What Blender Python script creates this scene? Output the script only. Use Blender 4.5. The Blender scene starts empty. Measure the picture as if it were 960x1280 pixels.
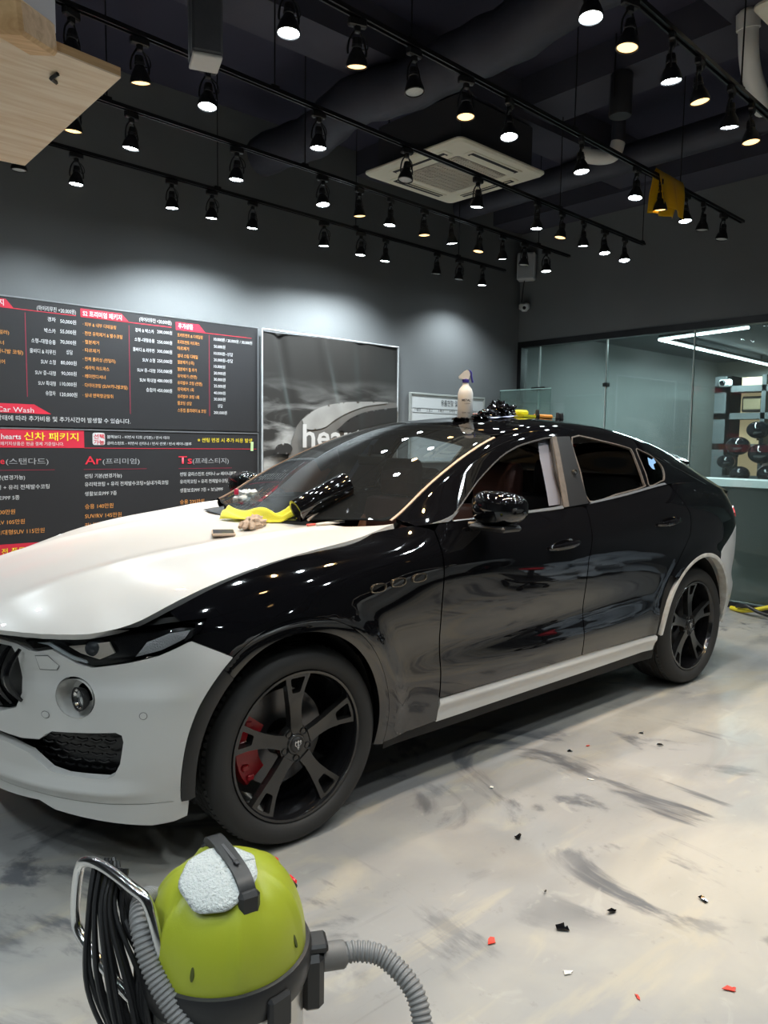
import bpy, bmesh, math, random
import numpy as np
from mathutils import Vector, Matrix, Euler
from mathutils.geometry import delaunay_2d_cdt
random.seed(7); rng = np.random.default_rng(7)
PI = math.pi
SC = bpy.context.scene
COL = SC.collection
# ---------------------------------------------------------------- camera
cam_d = bpy.data.cameras.new('camera'); cam = bpy.data.objects.new('camera', cam_d); COL.objects.link(cam)
CAM = Vector((-1.5556, -3.1606, 1.4949)); YAW, PITCH, ROLL = .719981, -.091822, .014681
_f = Vector((math.sin(YAW)*math.cos(PITCH), math.cos(YAW)*math.cos(PITCH), math.sin(PITCH)))
_r = _f.cross(Vector((0, 0, 1))).normalized(); _u = _r.cross(_f)
_r2 = math.cos(ROLL)*_r + math.sin(ROLL)*_u; _u2 = -math.sin(ROLL)*_r + math.cos(ROLL)*_u
_m = Matrix((_r2, _u2, -_f)).transposed().to_4x4(); _m.translation = CAM
cam.matrix_world = _m
cam_d.sensor_fit = 'HORIZONTAL'; cam_d.sensor_width = 36; cam_d.lens = 36*943.03/960
cam_d.clip_start = .02
SC.camera = cam
# ---------------------------------------------------------------- world, exposure
wd = bpy.data.worlds.new('world'); SC.world = wd; wd.use_nodes = True
wd.node_tree.nodes['Background'].inputs[0].default_value = (.55, .6, .7, 1)
wd.node_tree.nodes['Background'].inputs[1].default_value = .02
SC.view_settings.view_transform = 'Standard'; SC.view_settings.look = 'None'
SC.view_settings.gamma = 1; SC.view_settings.use_curve_mapping = False
SC.view_settings.exposure = 0.36
try:
    SC.cycles.use_denoising = True
    SC.cycles.max_bounces = 8; SC.cycles.transparent_max_bounces = 16
    SC.cycles.sample_clamp_indirect = 4.0; SC.cycles.caustics_reflective = False; SC.cycles.caustics_refractive = False
except Exception: pass
# lamp power, tuned with the exposure
LAMP_W, LAMP_E = 27.0, 40.0
COOL, WARM = (.85, .955, 1.0), (1.0, .60, .24)
# ---------------------------------------------------------------- materials
MATS = {}
def mat(name, col, rough=.5, metal=0, spec=.5, coat=0, emit=None, es=0, noise=None, bump=None, trans=0, alpha=1, ior=None, sheen=0):
    """principled material; noise=(scale, amount, second colour) mottles the colour, bump=(scale, strength) fine relief"""
    if name in MATS: return MATS[name]
    m = bpy.data.materials.new(name); m.use_nodes = True; nt = m.node_tree; b = nt.nodes['Principled BSDF']
    b.inputs['Base Color'].default_value = (*col, 1); b.inputs['Roughness'].default_value = rough
    b.inputs['Metallic'].default_value = metal; b.inputs['Specular IOR Level'].default_value = spec
    b.inputs['Coat Weight'].default_value = coat; b.inputs['Coat Roughness'].default_value = .02
    b.inputs['Transmission Weight'].default_value = trans; b.inputs['Alpha'].default_value = alpha
    if sheen: b.inputs['Sheen Weight'].default_value = sheen
    if ior: b.inputs['IOR'].default_value = ior
    if emit: b.inputs['Emission Color'].default_value = (*emit, 1); b.inputs['Emission Strength'].default_value = es
    tc = nt.nodes.new('ShaderNodeTexCoord')
    if noise:
        n = nt.nodes.new('ShaderNodeTexNoise'); n.inputs['Scale'].default_value = noise[0]; n.inputs['Detail'].default_value = 5
        nt.links.new(tc.outputs['Object'], n.inputs['Vector'])
        r = nt.nodes.new('ShaderNodeMapRange'); r.inputs[1].default_value = .35; r.inputs[2].default_value = .65; r.inputs[4].default_value = noise[1]
        nt.links.new(n.outputs['Fac'], r.inputs[0])
        x = nt.nodes.new('ShaderNodeMix'); x.data_type = 'RGBA'; x.inputs[6].default_value = (*col, 1); x.inputs[7].default_value = (*noise[2], 1)
        nt.links.new(r.outputs[0], x.inputs[0]); nt.links.new(x.outputs[2], b.inputs['Base Color'])
    if bump:
        n = nt.nodes.new('ShaderNodeTexNoise'); n.inputs['Scale'].default_value = bump[0]; n.inputs['Detail'].default_value = 4
        nt.links.new(tc.outputs['Object'], n.inputs['Vector'])
        k = nt.nodes.new('ShaderNodeBump'); k.inputs['Strength'].default_value = bump[1]; k.inputs['Distance'].default_value = .01
        nt.links.new(n.outputs['Fac'], k.inputs['Height']); nt.links.new(k.outputs[0], b.inputs['Normal'])
    MATS[name] = m
    return m
def glass_mat(name, tint, refl=1.0, rough=0.0, haze=0.0, hazecol=(.5, .55, .55)):
    """thin pane: tinted see-through plus a Fresnel mirror"""
    m = bpy.data.materials.new(name); m.use_nodes = True; nt = m.node_tree; N = nt.nodes; N.clear()
    out = N.new('ShaderNodeOutputMaterial'); tr = N.new('ShaderNodeBsdfTransparent'); gl = N.new('ShaderNodeBsdfGlossy')
    tr.inputs[0].default_value = (*tint, 1); gl.inputs['Roughness'].default_value = rough
    fr = N.new('ShaderNodeFresnel'); fr.inputs[0].default_value = 1.5
    mu = N.new('ShaderNodeMath'); mu.operation = 'MULTIPLY'; mu.inputs[1].default_value = refl; nt.links.new(fr.outputs[0], mu.inputs[0])
    mx = N.new('ShaderNodeMixShader'); nt.links.new(mu.outputs[0], mx.inputs[0])
    if haze:
        df = N.new('ShaderNodeBsdfDiffuse'); df.inputs[0].default_value = (*hazecol, 1)
        hx = N.new('ShaderNodeMixShader'); hx.inputs[0].default_value = haze
        nt.links.new(tr.outputs[0], hx.inputs[1]); nt.links.new(df.outputs[0], hx.inputs[2]); nt.links.new(hx.outputs[0], mx.inputs[1])
    else: nt.links.new(tr.outputs[0], mx.inputs[1])
    nt.links.new(gl.outputs[0], mx.inputs[2]); nt.links.new(mx.outputs[0], out.inputs[0])
    MATS[name] = m
    return m
# ---------------------------------------------------------------- objects
def tag(o, label=None, cat=None, group=None, kind=None):
    if label: o['label'] = label
    if cat: o['category'] = cat
    if group: o['group'] = group
    if kind: o['kind'] = kind
    return o
def empty(name, loc=(0, 0, 0), rz=0, parent=None):
    o = bpy.data.objects.new(name, None); COL.objects.link(o); o.location = loc; o.rotation_euler = (0, 0, rz); o.empty_display_size = .1
    if parent: o.parent = parent
    return o
def meshobj(name, verts, faces, m, parent=None, smooth=True, loc=None, rot=None, normals=None, sharp=None):
    me = bpy.data.meshes.new(name); me.from_pydata([tuple(map(float, v)) for v in verts], [], [tuple(map(int, f)) for f in faces]); me.update()
    if m: me.materials.append(m)
    if smooth:
        me.polygons.foreach_set('use_smooth', [True]*len(me.polygons))
        if normals is not None: me.normals_split_custom_set_from_vertices([tuple(map(float, n)) for n in normals])
        elif sharp: me.set_sharp_from_angle(angle=math.radians(sharp))
    o = bpy.data.objects.new(name, me); COL.objects.link(o)
    if parent: o.parent = parent
    if loc is not None: o.location = loc
    if rot is not None: o.rotation_euler = rot
    return o
def copyobj(o, parent=None, loc=None, rot=None):
    c = o.copy(); COL.objects.link(c)
    if parent: c.parent = parent
    if loc is not None: c.location = loc
    if rot is not None: c.rotation_euler = rot
    return c
def copytree(o, parent=None):
    c = o.copy(); COL.objects.link(c); c.parent = parent
    for ch in list(o.children): copytree(ch, c)
    return c
class MB:
    """collects shapes for ONE mesh"""
    def __init__(s): s.v = []; s.f = []
    def add(s, v, f):
        k = len(s.v); s.v += [tuple(map(float, q)) for q in v]; s.f += [tuple(int(i)+k for i in q) for q in f]; return s
    def xf(s, M, a=0):
        s.v[a:] = [tuple(M @ Vector(q)) for q in s.v[a:]]; return s
    def box(s, c, d, bev=0, M=None):
        """box centred c of full size d with chamfered edges"""
        hx, hy, hz = [q/2 for q in d]; b = min(bev, hx*.98, hy*.98, hz*.98)
        a = len(s.v)
        if b <= 0:
            v = [(x, y, z) for z in (-hz, hz) for y in (-hy, hy) for x in (-hx, hx)]
            f = [(0, 2, 3, 1), (4, 5, 7, 6), (0, 1, 5, 4), (2, 6, 7, 3), (0, 4, 6, 2), (1, 3, 7, 5)]
        else:
            v = []; idx = {}
            for sx in (-1, 1):
                for sy in (-1, 1):
                    for sz in (-1, 1):
                        for ax in range(3):
                            q = [sx*(hx-b), sy*(hy-b), sz*(hz-b)]; q[ax] = (sx*hx, sy*hy, sz*hz)[ax]
                            idx[sx, sy, sz, ax] = len(v); v.append(tuple(q))
            f = []
            for ax in range(3):
                o1, o2 = [(1, 2), (2, 0), (0, 1)][ax]
                for sg in (-1, 1):
                    c4 = []
                    for p, q in ((-1, -1), (1, -1), (1, 1), (-1, 1)):
                        k = [0, 0, 0]; k[ax] = sg; k[o1] = p; k[o2] = q; c4.append(idx[(*k, ax)])
                    f.append(tuple(c4 if sg > 0 else c4[::-1]))
            for ax in range(3):
                o1, o2 = [(1, 2), (2, 0), (0, 1)][ax]
                for p in (-1, 1):
                    for q in (-1, 1):
                        k0 = [0]*3; k1 = [0]*3; k0[ax] = -1; k1[ax] = 1; k0[o1] = k1[o1] = p; k0[o2] = k1[o2] = q
                        g = (idx[(*k0, o1)], idx[(*k1, o1)], idx[(*k1, o2)], idx[(*k0, o2)])
                        f.append(g if p*q < 0 else g[::-1])
            for sx in (-1, 1):
                for sy in (-1, 1):
                    for sz in (-1, 1):
                        g = (idx[sx, sy, sz, 0], idx[sx, sy, sz, 1], idx[sx, sy, sz, 2]); f.append(g if sx*sy*sz > 0 else g[::-1])
        s.add(v, f)
        T = Matrix.Translation(c) @ (M if M else Matrix())
        return s.xf(T, a)
    def lathe(s, prof, n=32, M=None, a0=0, a1=2*PI, cap=False):
        """profile [(r, z)] turned about z"""
        a = len(s.v); full = abs(a1-a0-2*PI) < 1e-6; k = n if full else n+1
        for i in range(k):
            t = a0+(a1-a0)*i/n; c, q = math.cos(t), math.sin(t)
            s.v += [(r*c, r*q, z) for r, z in prof]
        m = len(prof)
        for i in range(n):
            j = (i+1) % k
            for q in range(m-1):
                s.f.append((a+i*m+q, a+j*m+q, a+j*m+q+1, a+i*m+q+1))
        if cap and full:
            s.f.append(tuple(a+i*m for i in range(n))[::-1]); s.f.append(tuple(a+i*m+m-1 for i in range(n)))
        if M: s.xf(M, a)
        return s
    def tube(s, pts, r, n=8, cap=True, rad=None):
        """round tube along a polyline; rad gives a radius for each point"""
        P = [Vector(p) for p in pts]; a = len(s.v); m = len(P); up_ = Vector((0, 0, 1)); prev = None
        for i, p in enumerate(P):
            d = (P[min(i+1, m-1)] - P[max(i-1, 0)]).normalized()
            if prev is None:
                x = d.orthogonal().normalized()
            else:
                x = (prev - d*prev.dot(d)); x = x.normalized() if x.length > 1e-6 else d.orthogonal().normalized()
            prev = x; y = d.cross(x); rr = rad[i] if rad else r
            for k in range(n):
                t = 2*PI*k/n; s.v.append(tuple(p + (x*math.cos(t)+y*math.sin(t))*rr))
        for i in range(m-1):
            for k in range(n):
                j = (k+1) % n; s.f.append((a+i*n+k, a+i*n+j, a+(i+1)*n+j, a+(i+1)*n+k))
        if cap:
            s.f.append(tuple(a+k for k in range(n))[::-1]); s.f.append(tuple(a+(m-1)*n+k for k in range(n)))
        return s
    def prism(s, poly, z0, z1, M=None):
        """2D outline extruded along z"""
        a = len(s.v); n = len(poly)
        s.v += [(x, y, z0) for x, y in poly] + [(x, y, z1) for x, y in poly]
        s.f.append(tuple(a+i for i in range(n))[::-1]); s.f.append(tuple(a+n+i for i in range(n)))
        for i in range(n): j = (i+1) % n; s.f.append((a+i, a+j, a+n+j, a+n+i))
        if M: s.xf(M, a)
        return s
    def build(s, name, m, parent=None, sharp=35, loc=None, rot=None, smooth=True):
        return meshobj(name, s.v, s.f, m, parent, smooth, loc, rot, None, sharp)
def catmull(pts, k=6, closed=False):
    P = [np.array(p, float) for p in pts]; n = len(P); out = []
    for i in range(n if closed else n-1):
        if closed: a, b, c, d = P[i-1], P[i], P[(i+1) % n], P[(i+2) % n]
        else: a, b, c, d = P[max(i-1, 0)], P[i], P[i+1], P[min(i+2, n-1)]
        for j in range(k):
            t = j/k; out.append(.5*((2*b)+(c-a)*t+(2*a-5*b+4*c-d)*t*t+(3*b-a-3*c+d)*t**3))
    if not closed: out.append(P[-1])
    return [tuple(q) for q in out]
def inpoly(P, poly):
    x, y = P[:, 0], P[:, 1]; ins = np.zeros(len(P), bool); n = len(poly)
    for i in range(n):
        (x0, y0), (x1, y1) = poly[i], poly[i-1]
        c = ((y0 > y) != (y1 > y))
        if y1 != y0: ins ^= c & (x < (x1-x0)*(y-y0)/(y1-y0)+x0)
    return ins
def resample(poly, step):
    out = []
    for i in range(len(poly)):
        a, b = np.array(poly[i], float), np.array(poly[(i+1) % len(poly)], float); k = max(1, int(math.ceil(np.linalg.norm(b-a)/step)))
        out += [tuple(a+(b-a)*j/k) for j in range(k)]
    return out
def patch(poly, fn, holes=(), step=.035, flange=.015, off=0.0, sgn=-1, center=(1.5, 0, .6), hflange=None):
    """fill a 2D outline (with holes) by a triangle mesh, map it on the surface fn, turn the rim in by flange; returns verts, faces, normals"""
    loops = [resample(poly, step)] + [resample(h, step*.7) for h in holes]
    pts = []; edges = []; ends = []
    for L in loops:
        k = len(pts); pts += L; edges += [(k+i, k+(i+1) % len(L)) for i in range(len(L))]; ends.append((k, len(L)))
    A = np.array(loops[0]); lo, hi = A.min(0), A.max(0)
    gx, gy = np.meshgrid(np.arange(lo[0]+step/2, hi[0], step), np.arange(lo[1]+step/2, hi[1], step*.87))
    gx = gx + (np.arange(gx.shape[0]) % 2)[:, None]*step/2
    G = np.stack([gx.ravel(), gy.ravel()], -1)
    G = G[inpoly(G, loops[0])] if len(G) else G
    for h in loops[1:]:
        if len(G): G = G[~inpoly(G, h)]
    if len(G):
        B = np.array(pts); d = np.min(np.hypot(G[:, None, 0]-B[None, :, 0], G[:, None, 1]-B[None, :, 1]), 1); G = G[d > step*.45]
    V2 = [Vector(p) for p in pts] + [Vector(g) for g in G]
    r = delaunay_2d_cdt(V2, edges, [], 0, 1e-7)
    Q = np.array([(v.x, v.y) for v in r[0]]); T = np.array([f for f in r[2] if len(f) == 3])
    c = Q[T].mean(1); ok = inpoly(c, loops[0])
    for h in loops[1:]: ok &= ~inpoly(c, h)
    T = T[ok]
    a, b = Q[:, 0], Q[:, 1]; e = .004
    P = fn(a, b); du = fn(a+e, b)-fn(a-e, b); dv = fn(a, b+e)-fn(a, b-e)
    N = np.cross(du, dv); N /= np.maximum(np.linalg.norm(N, axis=1), 1e-9)[:, None]
    C = np.array(center, float); N *= np.where(((P-C)*N).sum(1) < 0, -1, 1)[:, None]
    # one consistent orientation
    P = P + N*off
    fn_ = np.cross(P[T[:, 1]]-P[T[:, 0]], P[T[:, 2]]-P[T[:, 0]]); fl = (fn_*N[T].mean(1)).sum(1) < 0
    T[fl] = T[fl][:, ::-1]
    V = [P]; F = [tuple(t) for t in T]; NN = [N]; n0 = len(P)
    if flange:
        idx = {}
        for (i0, i1) in [(f[i], f[(i+1) % 3]) for f in T for i in range(3)]:
            idx[(i0, i1)] = 1
        bd = [(i, j) for (i, j) in idx if (j, i) not in idx]
        ring = {}; ex = []; en = []
        hset = set()
        for (i, j) in bd:
            if (i, j) in ring: continue
            t = P[j]-P[i]; n = np.cross(t, N[i]); n /= max(np.linalg.norm(n), 1e-9)
            k = n0+len(ex)
            ex += [P[i], P[j], P[j]-N[j]*flange, P[i]-N[i]*flange]; en += [n]*4
            F.append((k+1, k, k+3, k+2))
        if ex: V.append(np.array(ex)); NN.append(np.array(en))
    V = np.concatenate(V).copy(); NN = np.concatenate(NN).copy()
    if sgn < 0:
        V[:, 1] *= -1; NN[:, 1] *= -1; F = [f[::-1] for f in F]
    return V, F, NN
def joinp(*ps):
    V = []; F = []; N = []; k = 0
    for v, f, n in ps:
        V.append(v); N.append(n); F += [tuple(int(i)+k for i in q) for q in f]; k += len(v)
    return np.concatenate(V), F, np.concatenate(N)
def panel(name, m, parent, *a, both=False, **kw):
    if both:
        p = joinp(patch(*a, sgn=-1, **kw), patch(*a, sgn=1, **kw))
    else: p = patch(*a, **kw)
    return meshobj(name, p[0], p[1], m, parent, True, None, None, p[2])
def txt(name, body, m, x0, z0, h, width=None, parent=None, y=0, align='LEFT', bold=0, plane='xz', shear=0):
    """lettering as a thin mesh; h = cap height in metres; squeezed to width if given"""
    cu = bpy.data.curves.new(name, 'FONT'); cu.body = body; cu.size = h/.70; cu.resolution_u = 2; cu.align_x = align; cu.offset = bold; cu.shear = shear
    t = bpy.data.objects.new('font_source', cu); COL.objects.link(t)
    TXTQ.append((name, t, cu, m, x0, z0, width, parent, y, align, plane))
TXTQ = []
def flush_text():
    bpy.context.view_layer.update(); dg = bpy.context.evaluated_depsgraph_get()
    done = [(q, bpy.data.meshes.new_from_object(q[1].evaluated_get(dg))) for q in TXTQ]
    for q, me in done: _place_text(me, *q)
    TXTQ.clear()
def _place_text(me, name, t, cu, m, x0, z0, width, parent, y, align, plane):
    bpy.data.objects.remove(t); bpy.data.curves.remove(cu)
    me.name = name
    v = np.zeros(len(me.vertices)*3); me.vertices.foreach_get('co', v); v = v.reshape(-1, 3)
    if width and len(v):
        w = v[:, 0].max()-v[:, 0].min(); v[:, 0] = (v[:, 0]-v[:, 0].min())*width/w
        if align == 'CENTER': v[:, 0] -= width/2
        if align == 'RIGHT': v[:, 0] -= width
    q = np.stack([v[:, 0]+x0, np.full(len(v), float(y)), v[:, 1]+z0], -1) if plane == 'xz' else np.stack([v[:, 0]+x0, v[:, 1]+z0, np.full(len(v), float(y))], -1)
    me.vertices.foreach_set('co', q.ravel()); me.update(); me.materials.clear(); me.materials.append(m)
    o = bpy.data.objects.new(name, me); COL.objects.link(o)
    if parent: o.parent = parent
    return o
# ---------------------------------------------------------------- car body surfaces (x: 0 at front axle, + to the rear)
class Spl:
    """natural cubic spline through knots (C2)"""
    def __init__(s, x, y=None):
        s.x = np.array(x, float); n = len(x); h = np.diff(s.x)
        A = np.eye(n); B = np.zeros((n, n))
        for i in range(1, n - 1):
            A[i, i-1] = h[i-1]; A[i, i] = 2 * (h[i-1] + h[i]); A[i, i+1] = h[i]
            B[i, i-1] = 6 / h[i-1]; B[i, i] = -6 / h[i-1] - 6 / h[i]; B[i, i+1] = 6 / h[i]
        s.L = np.linalg.solve(A, B)
        if y is not None:
            s.y = np.array(y, float); s.M = s.L @ s.y
    def basis(s, q):
        q = np.asarray(q, float); i = np.clip(np.searchsorted(s.x, q) - 1, 0, len(s.x) - 2)
        h = s.x[i+1] - s.x[i]; a = (s.x[i+1] - q) / h; b = 1 - a
        return i, a, b, (a**3 - a) * h * h / 6, (b**3 - b) * h * h / 6
    def __call__(s, q):
        q = np.clip(np.asarray(q, float), s.x[0], s.x[-1])
        i, a, b, ca, cb = s.basis(q)
        return a * s.y[i] + b * s.y[i+1] + ca * s.M[i] + cb * s.M[i+1]

WZ = [.18, .32, .42, .52, .62, .75, .88, .98, 1.06, 1.14, 1.22, 1.30]
WX = [-.62, -.42, -.2, 0, .3, .5, .68, 1.2, 1.75, 2.3, 2.7, 3.0, 3.42, 3.75]
WT = np.array([
 [.80, .83, .85, .855, .855, .85, .81, .72, .66, .60, .54, .48],
 [.875, .915, .935, .942, .945, .942, .90, .815, .72, .62, .54, .46],
 [.89, .925, .945, .955, .962, .965, .945, .88, .79, .68, .58, .48],
 [.90, .93, .95, .962, .972, .978, .966, .92, .835, .72, .60, .50],
 [.905, .932, .95, .96, .967, .975, .972, .945, .88, .74, .62, .52],
 [.912, .935, .95, .956, .957, .967, .972, .962, .918, .81, .70, .60],
 [.915, .938, .952, .958, .955, .966, .975, .974, .945, .89, .82, .74],
 [.915, .940, .957, .961, .952, .968, .979, .979, .957, .905, .85, .79],
 [.915, .940, .957, .967, .956, .970, .982, .983, .964, .915, .86, .80],
 [.915, .940, .957, .970, .965, .973, .985, .988, .974, .93, .87, .80],
 [.91, .935, .955, .968, .975, .982, .991, .992, .980, .942, .88, .80],
 [.90, .93, .955, .972, .982, .988, .993, .992, .978, .94, .88, .80],
 [.87, .905, .93, .95, .96, .967, .972, .968, .952, .912, .855, .785],
 [.78, .82, .85, .875, .89, .90, .905, .90, .885, .85, .80, .74]])
_sx = Spl(WX); _sz = Spl(WZ)
_WM = _sx.L @ WT
def W(x, z):
    x, z = np.broadcast_arrays(np.asarray(x, float), np.asarray(z, float)); sh = x.shape
    x = np.clip(x.ravel(), WX[0], WX[-1]); z = np.clip(z.ravel(), WZ[0], WZ[-1])
    i, a, b, ca, cb = _sx.basis(x)
    C = a[:, None]*WT[i] + b[:, None]*WT[i+1] + ca[:, None]*_WM[i] + cb[:, None]*_WM[i+1]
    M = C @ _sz.L.T
    j, a, b, ca, cb = _sz.basis(z); r = np.arange(len(x))
    w = a*C[r, j] + b*C[r, j+1] + ca*M[r, j] + cb*M[r, j+1]
    for cx_ in (-.03, 2.985):       # flares round the wheel arches
        q = np.maximum(np.hypot(x - cx_, z - .372) - .485, 0)/.05
        w = w + .013*np.exp(-q*q)
    return w.reshape(sh)
def side(x, z):                     # lower body side -> (x, half width, z)
    x, z = np.broadcast_arrays(np.asarray(x, float), np.asarray(z, float))
    return np.stack([x, W(x, z), z], -1)

zb = Spl([.3, .5, .86, 1.25, 1.63, 1.86, 2.39, 2.8, 3.2, 3.6, 4.0], [1.10, 1.13, 1.155, 1.16, 1.17, 1.183, 1.225, 1.262, 1.262, 1.20, 1.10])
yr = Spl([.3, .62, .8, 1.0, 1.2, 1.4, 1.7, 2.1, 2.6, 3.0, 3.3, 3.6, 4.0], [.82, .775, .748, .717, .687, .662, .640, .628, .612, .597, .587, .587, .62])
zr = Spl([.3, .62, .8, 1.0, 1.2, 1.4, 1.7, 2.1, 2.6, 3.0, 3.3, 3.6, 4.0], [1.11, 1.160, 1.262, 1.367, 1.455, 1.525, 1.585, 1.605, 1.578, 1.515, 1.44, 1.325, 1.12])
zc = Spl([.3, .38, .7, 1.0, 1.25, 1.45, 1.7, 2.0, 2.4, 2.8, 3.2, 3.5, 3.62, 3.8, 4.0], [1.075, 1.115, 1.285, 1.435, 1.54, 1.605, 1.645, 1.665, 1.66, 1.628, 1.572, 1.51, 1.47, 1.31, 1.12])
def yb(x): return W(np.minimum(x, 3.75), zb(x)) - .010
def up(x, t):                       # greenhouse: t 0 belt .. .5 rail .. 1 roof centre
    x, t = np.broadcast_arrays(np.asarray(x, float), np.asarray(t, float))
    B = np.stack([yb(x), zb(x)], -1); R = np.stack([yr(x), zr(x)], -1); c = zc(x)
    def low(u):
        u = u[..., None]; d = R - B; n = np.stack([d[..., 1], -d[..., 0]], -1)
        return B + d*u + n*(.07*u*(1-u))
    def high(v):
        y = R[..., 0]*(1-v); z = c - (c - R[..., 1])*(np.maximum(1-v, 0))**2.3
        return np.stack([y, z], -1)
    w = .06
    P = np.where((t < .5)[..., None], low(np.clip(t*2, 0, 1)), high(np.clip(t*2-1, 0, 1)))
    s = np.clip((t - .5 + w)/(2*w), 0, 1)[..., None]
    A = low(np.full_like(t, 1-2*w)); D = high(np.full_like(t, 2*w))
    Q = A*(1-s)**2 + 2*R*s*(1-s) + D*s**2
    P = np.where((np.abs(t-.5) < w)[..., None], Q, P)
    return np.stack([x, P[..., 0], P[..., 1]], -1)
def t_of_z(x, z):                   # side of the greenhouse: t for a given height
    lo, hi = np.zeros(np.shape(x)), np.full(np.shape(x), .52)
    for _ in range(40):
        m = (lo+hi)/2; g = up(x, m)[..., 2] < z; lo = np.where(g, m, lo); hi = np.where(g, hi, m)
    return (lo+hi)/2
def t_of_y(x, y):
    lo, hi = np.full(np.shape(x), .40), np.ones(np.shape(x))
    for _ in range(40):
        m = (lo+hi)/2; g = up(x, m)[..., 1] > y; lo = np.where(g, m, lo); hi = np.where(g, hi, m)
    return (lo+hi)/2

XF, XR = -.42, 3.42
xe = Spl([.15, .25, .35, .45, .6, .75, .85, .93, 1.0], [-.84, -.90, -.935, -.95, -.965, -.965, -.95, -.90, -.82])
def front(s, z):                    # nose: s 0 centre line .. 1 joins side at XF
    s, z = np.broadcast_arrays(np.asarray(s, float), np.asarray(z, float))
    w = W(np.full_like(z, XF), z); sl = (W(np.full_like(z, XF+.01), z) - W(np.full_like(z, XF-.01), z))/.02
    n = np.sqrt(1+sl*sl); k2 = .27; x0 = xe(z)
    P = [(x0, 0*z), (x0 - .0, .50 + 0*z), (XF - k2/n, w - k2*sl/n), (XF + 0*z, w)]
    b = [(1-s)**3, 3*s*(1-s)**2, 3*s*s*(1-s), s**3]
    return np.stack([sum(b[i]*P[i][0] for i in range(4)), sum(b[i]*P[i][1] for i in range(4)), z], -1)
xt = Spl([.2, .35, .5, .7, .9, 1.05, 1.15, 1.3], [3.95, 4.02, 4.05, 4.04, 4.01, 4.02, 4.0, 3.9])
def rear(s, z):                     # tail: s 0 joins side at XR .. 1 centre line
    s, z = np.broadcast_arrays(np.asarray(s, float), np.asarray(z, float))
    w = W(np.full_like(z, XR), z); sl = (W(np.full_like(z, XR+.01), z) - W(np.full_like(z, XR-.01), z))/.02
    n = np.sqrt(1+sl*sl); k = .30; x0 = xt(z)
    P = [(XR+0*z, w), (XR + k/n, w + k*sl/n), (x0, .55+0*z), (x0, 0*z)]
    b = [(1-s)**3, 3*s*(1-s)**2, 3*s*s*(1-s), s**3]
    return np.stack([sum(b[i]*P[i][0] for i in range(4)), sum(b[i]*P[i][1] for i in range(4)), z], -1)

# bonnet: edge curve on the body side, crowned between
he_z = Spl([-.70, -.55, -.48, -.2, 0, .18, .36, .50, .62], [.865, .895, .925, 1.02, 1.062, 1.088, 1.112, 1.135, 1.15])
he_y = Spl([-1.02, -.99, -.93, -.86, -.78, -.70, -.60, -.42, -.2, 0, .18, .36, .50, .62], [.02, .25, .46, .585, .685, .745, .785, .815, .83, .838, .838, .83, .80, .76])
zh = Spl([-1.02, -.97, -.9, -.8, -.65, -.45, -.2, .1, .4, .65], [.858, .885, .918, .952, .992, 1.032, 1.066, 1.094, 1.112, 1.12])
def hez(x): return np.where(x < -.55, .865 + (he_z(np.maximum(x, -.70)) - .865), he_z(x))
def hood(x, y):
    x, y = np.broadcast_arrays(np.asarray(x, float), np.asarray(y, float))
    ye = he_y(x); e = hez(x); q = np.clip(np.abs(y)/np.maximum(ye, .05), 0, 1.15)
    z = zh(x) - (zh(x) - e)*q**3.0
    yr_ = .36 + .10*(x + .8)/1.2
    z = z + .010*np.exp(-((np.abs(y) - yr_)/.05)**2)*np.clip((x+.97)/.35, 0, 1)
    return np.stack([x, y, z], -1)

def bodyf(a, z):                    # wrap coordinate: a < XF runs round the nose, a > XR round the tail
    a, z = np.broadcast_arrays(np.asarray(a, float), np.asarray(z, float))
    S = side(np.clip(a, XF, XR), z)
    Fz = front(np.clip(1 - (XF - a)/.9, 0, 1), z); Rz = rear(np.clip((a - XR)/.9, 0, 1), z)
    return np.where((a < XF)[..., None], Fz, np.where((a > XR)[..., None], Rz, S))
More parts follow.
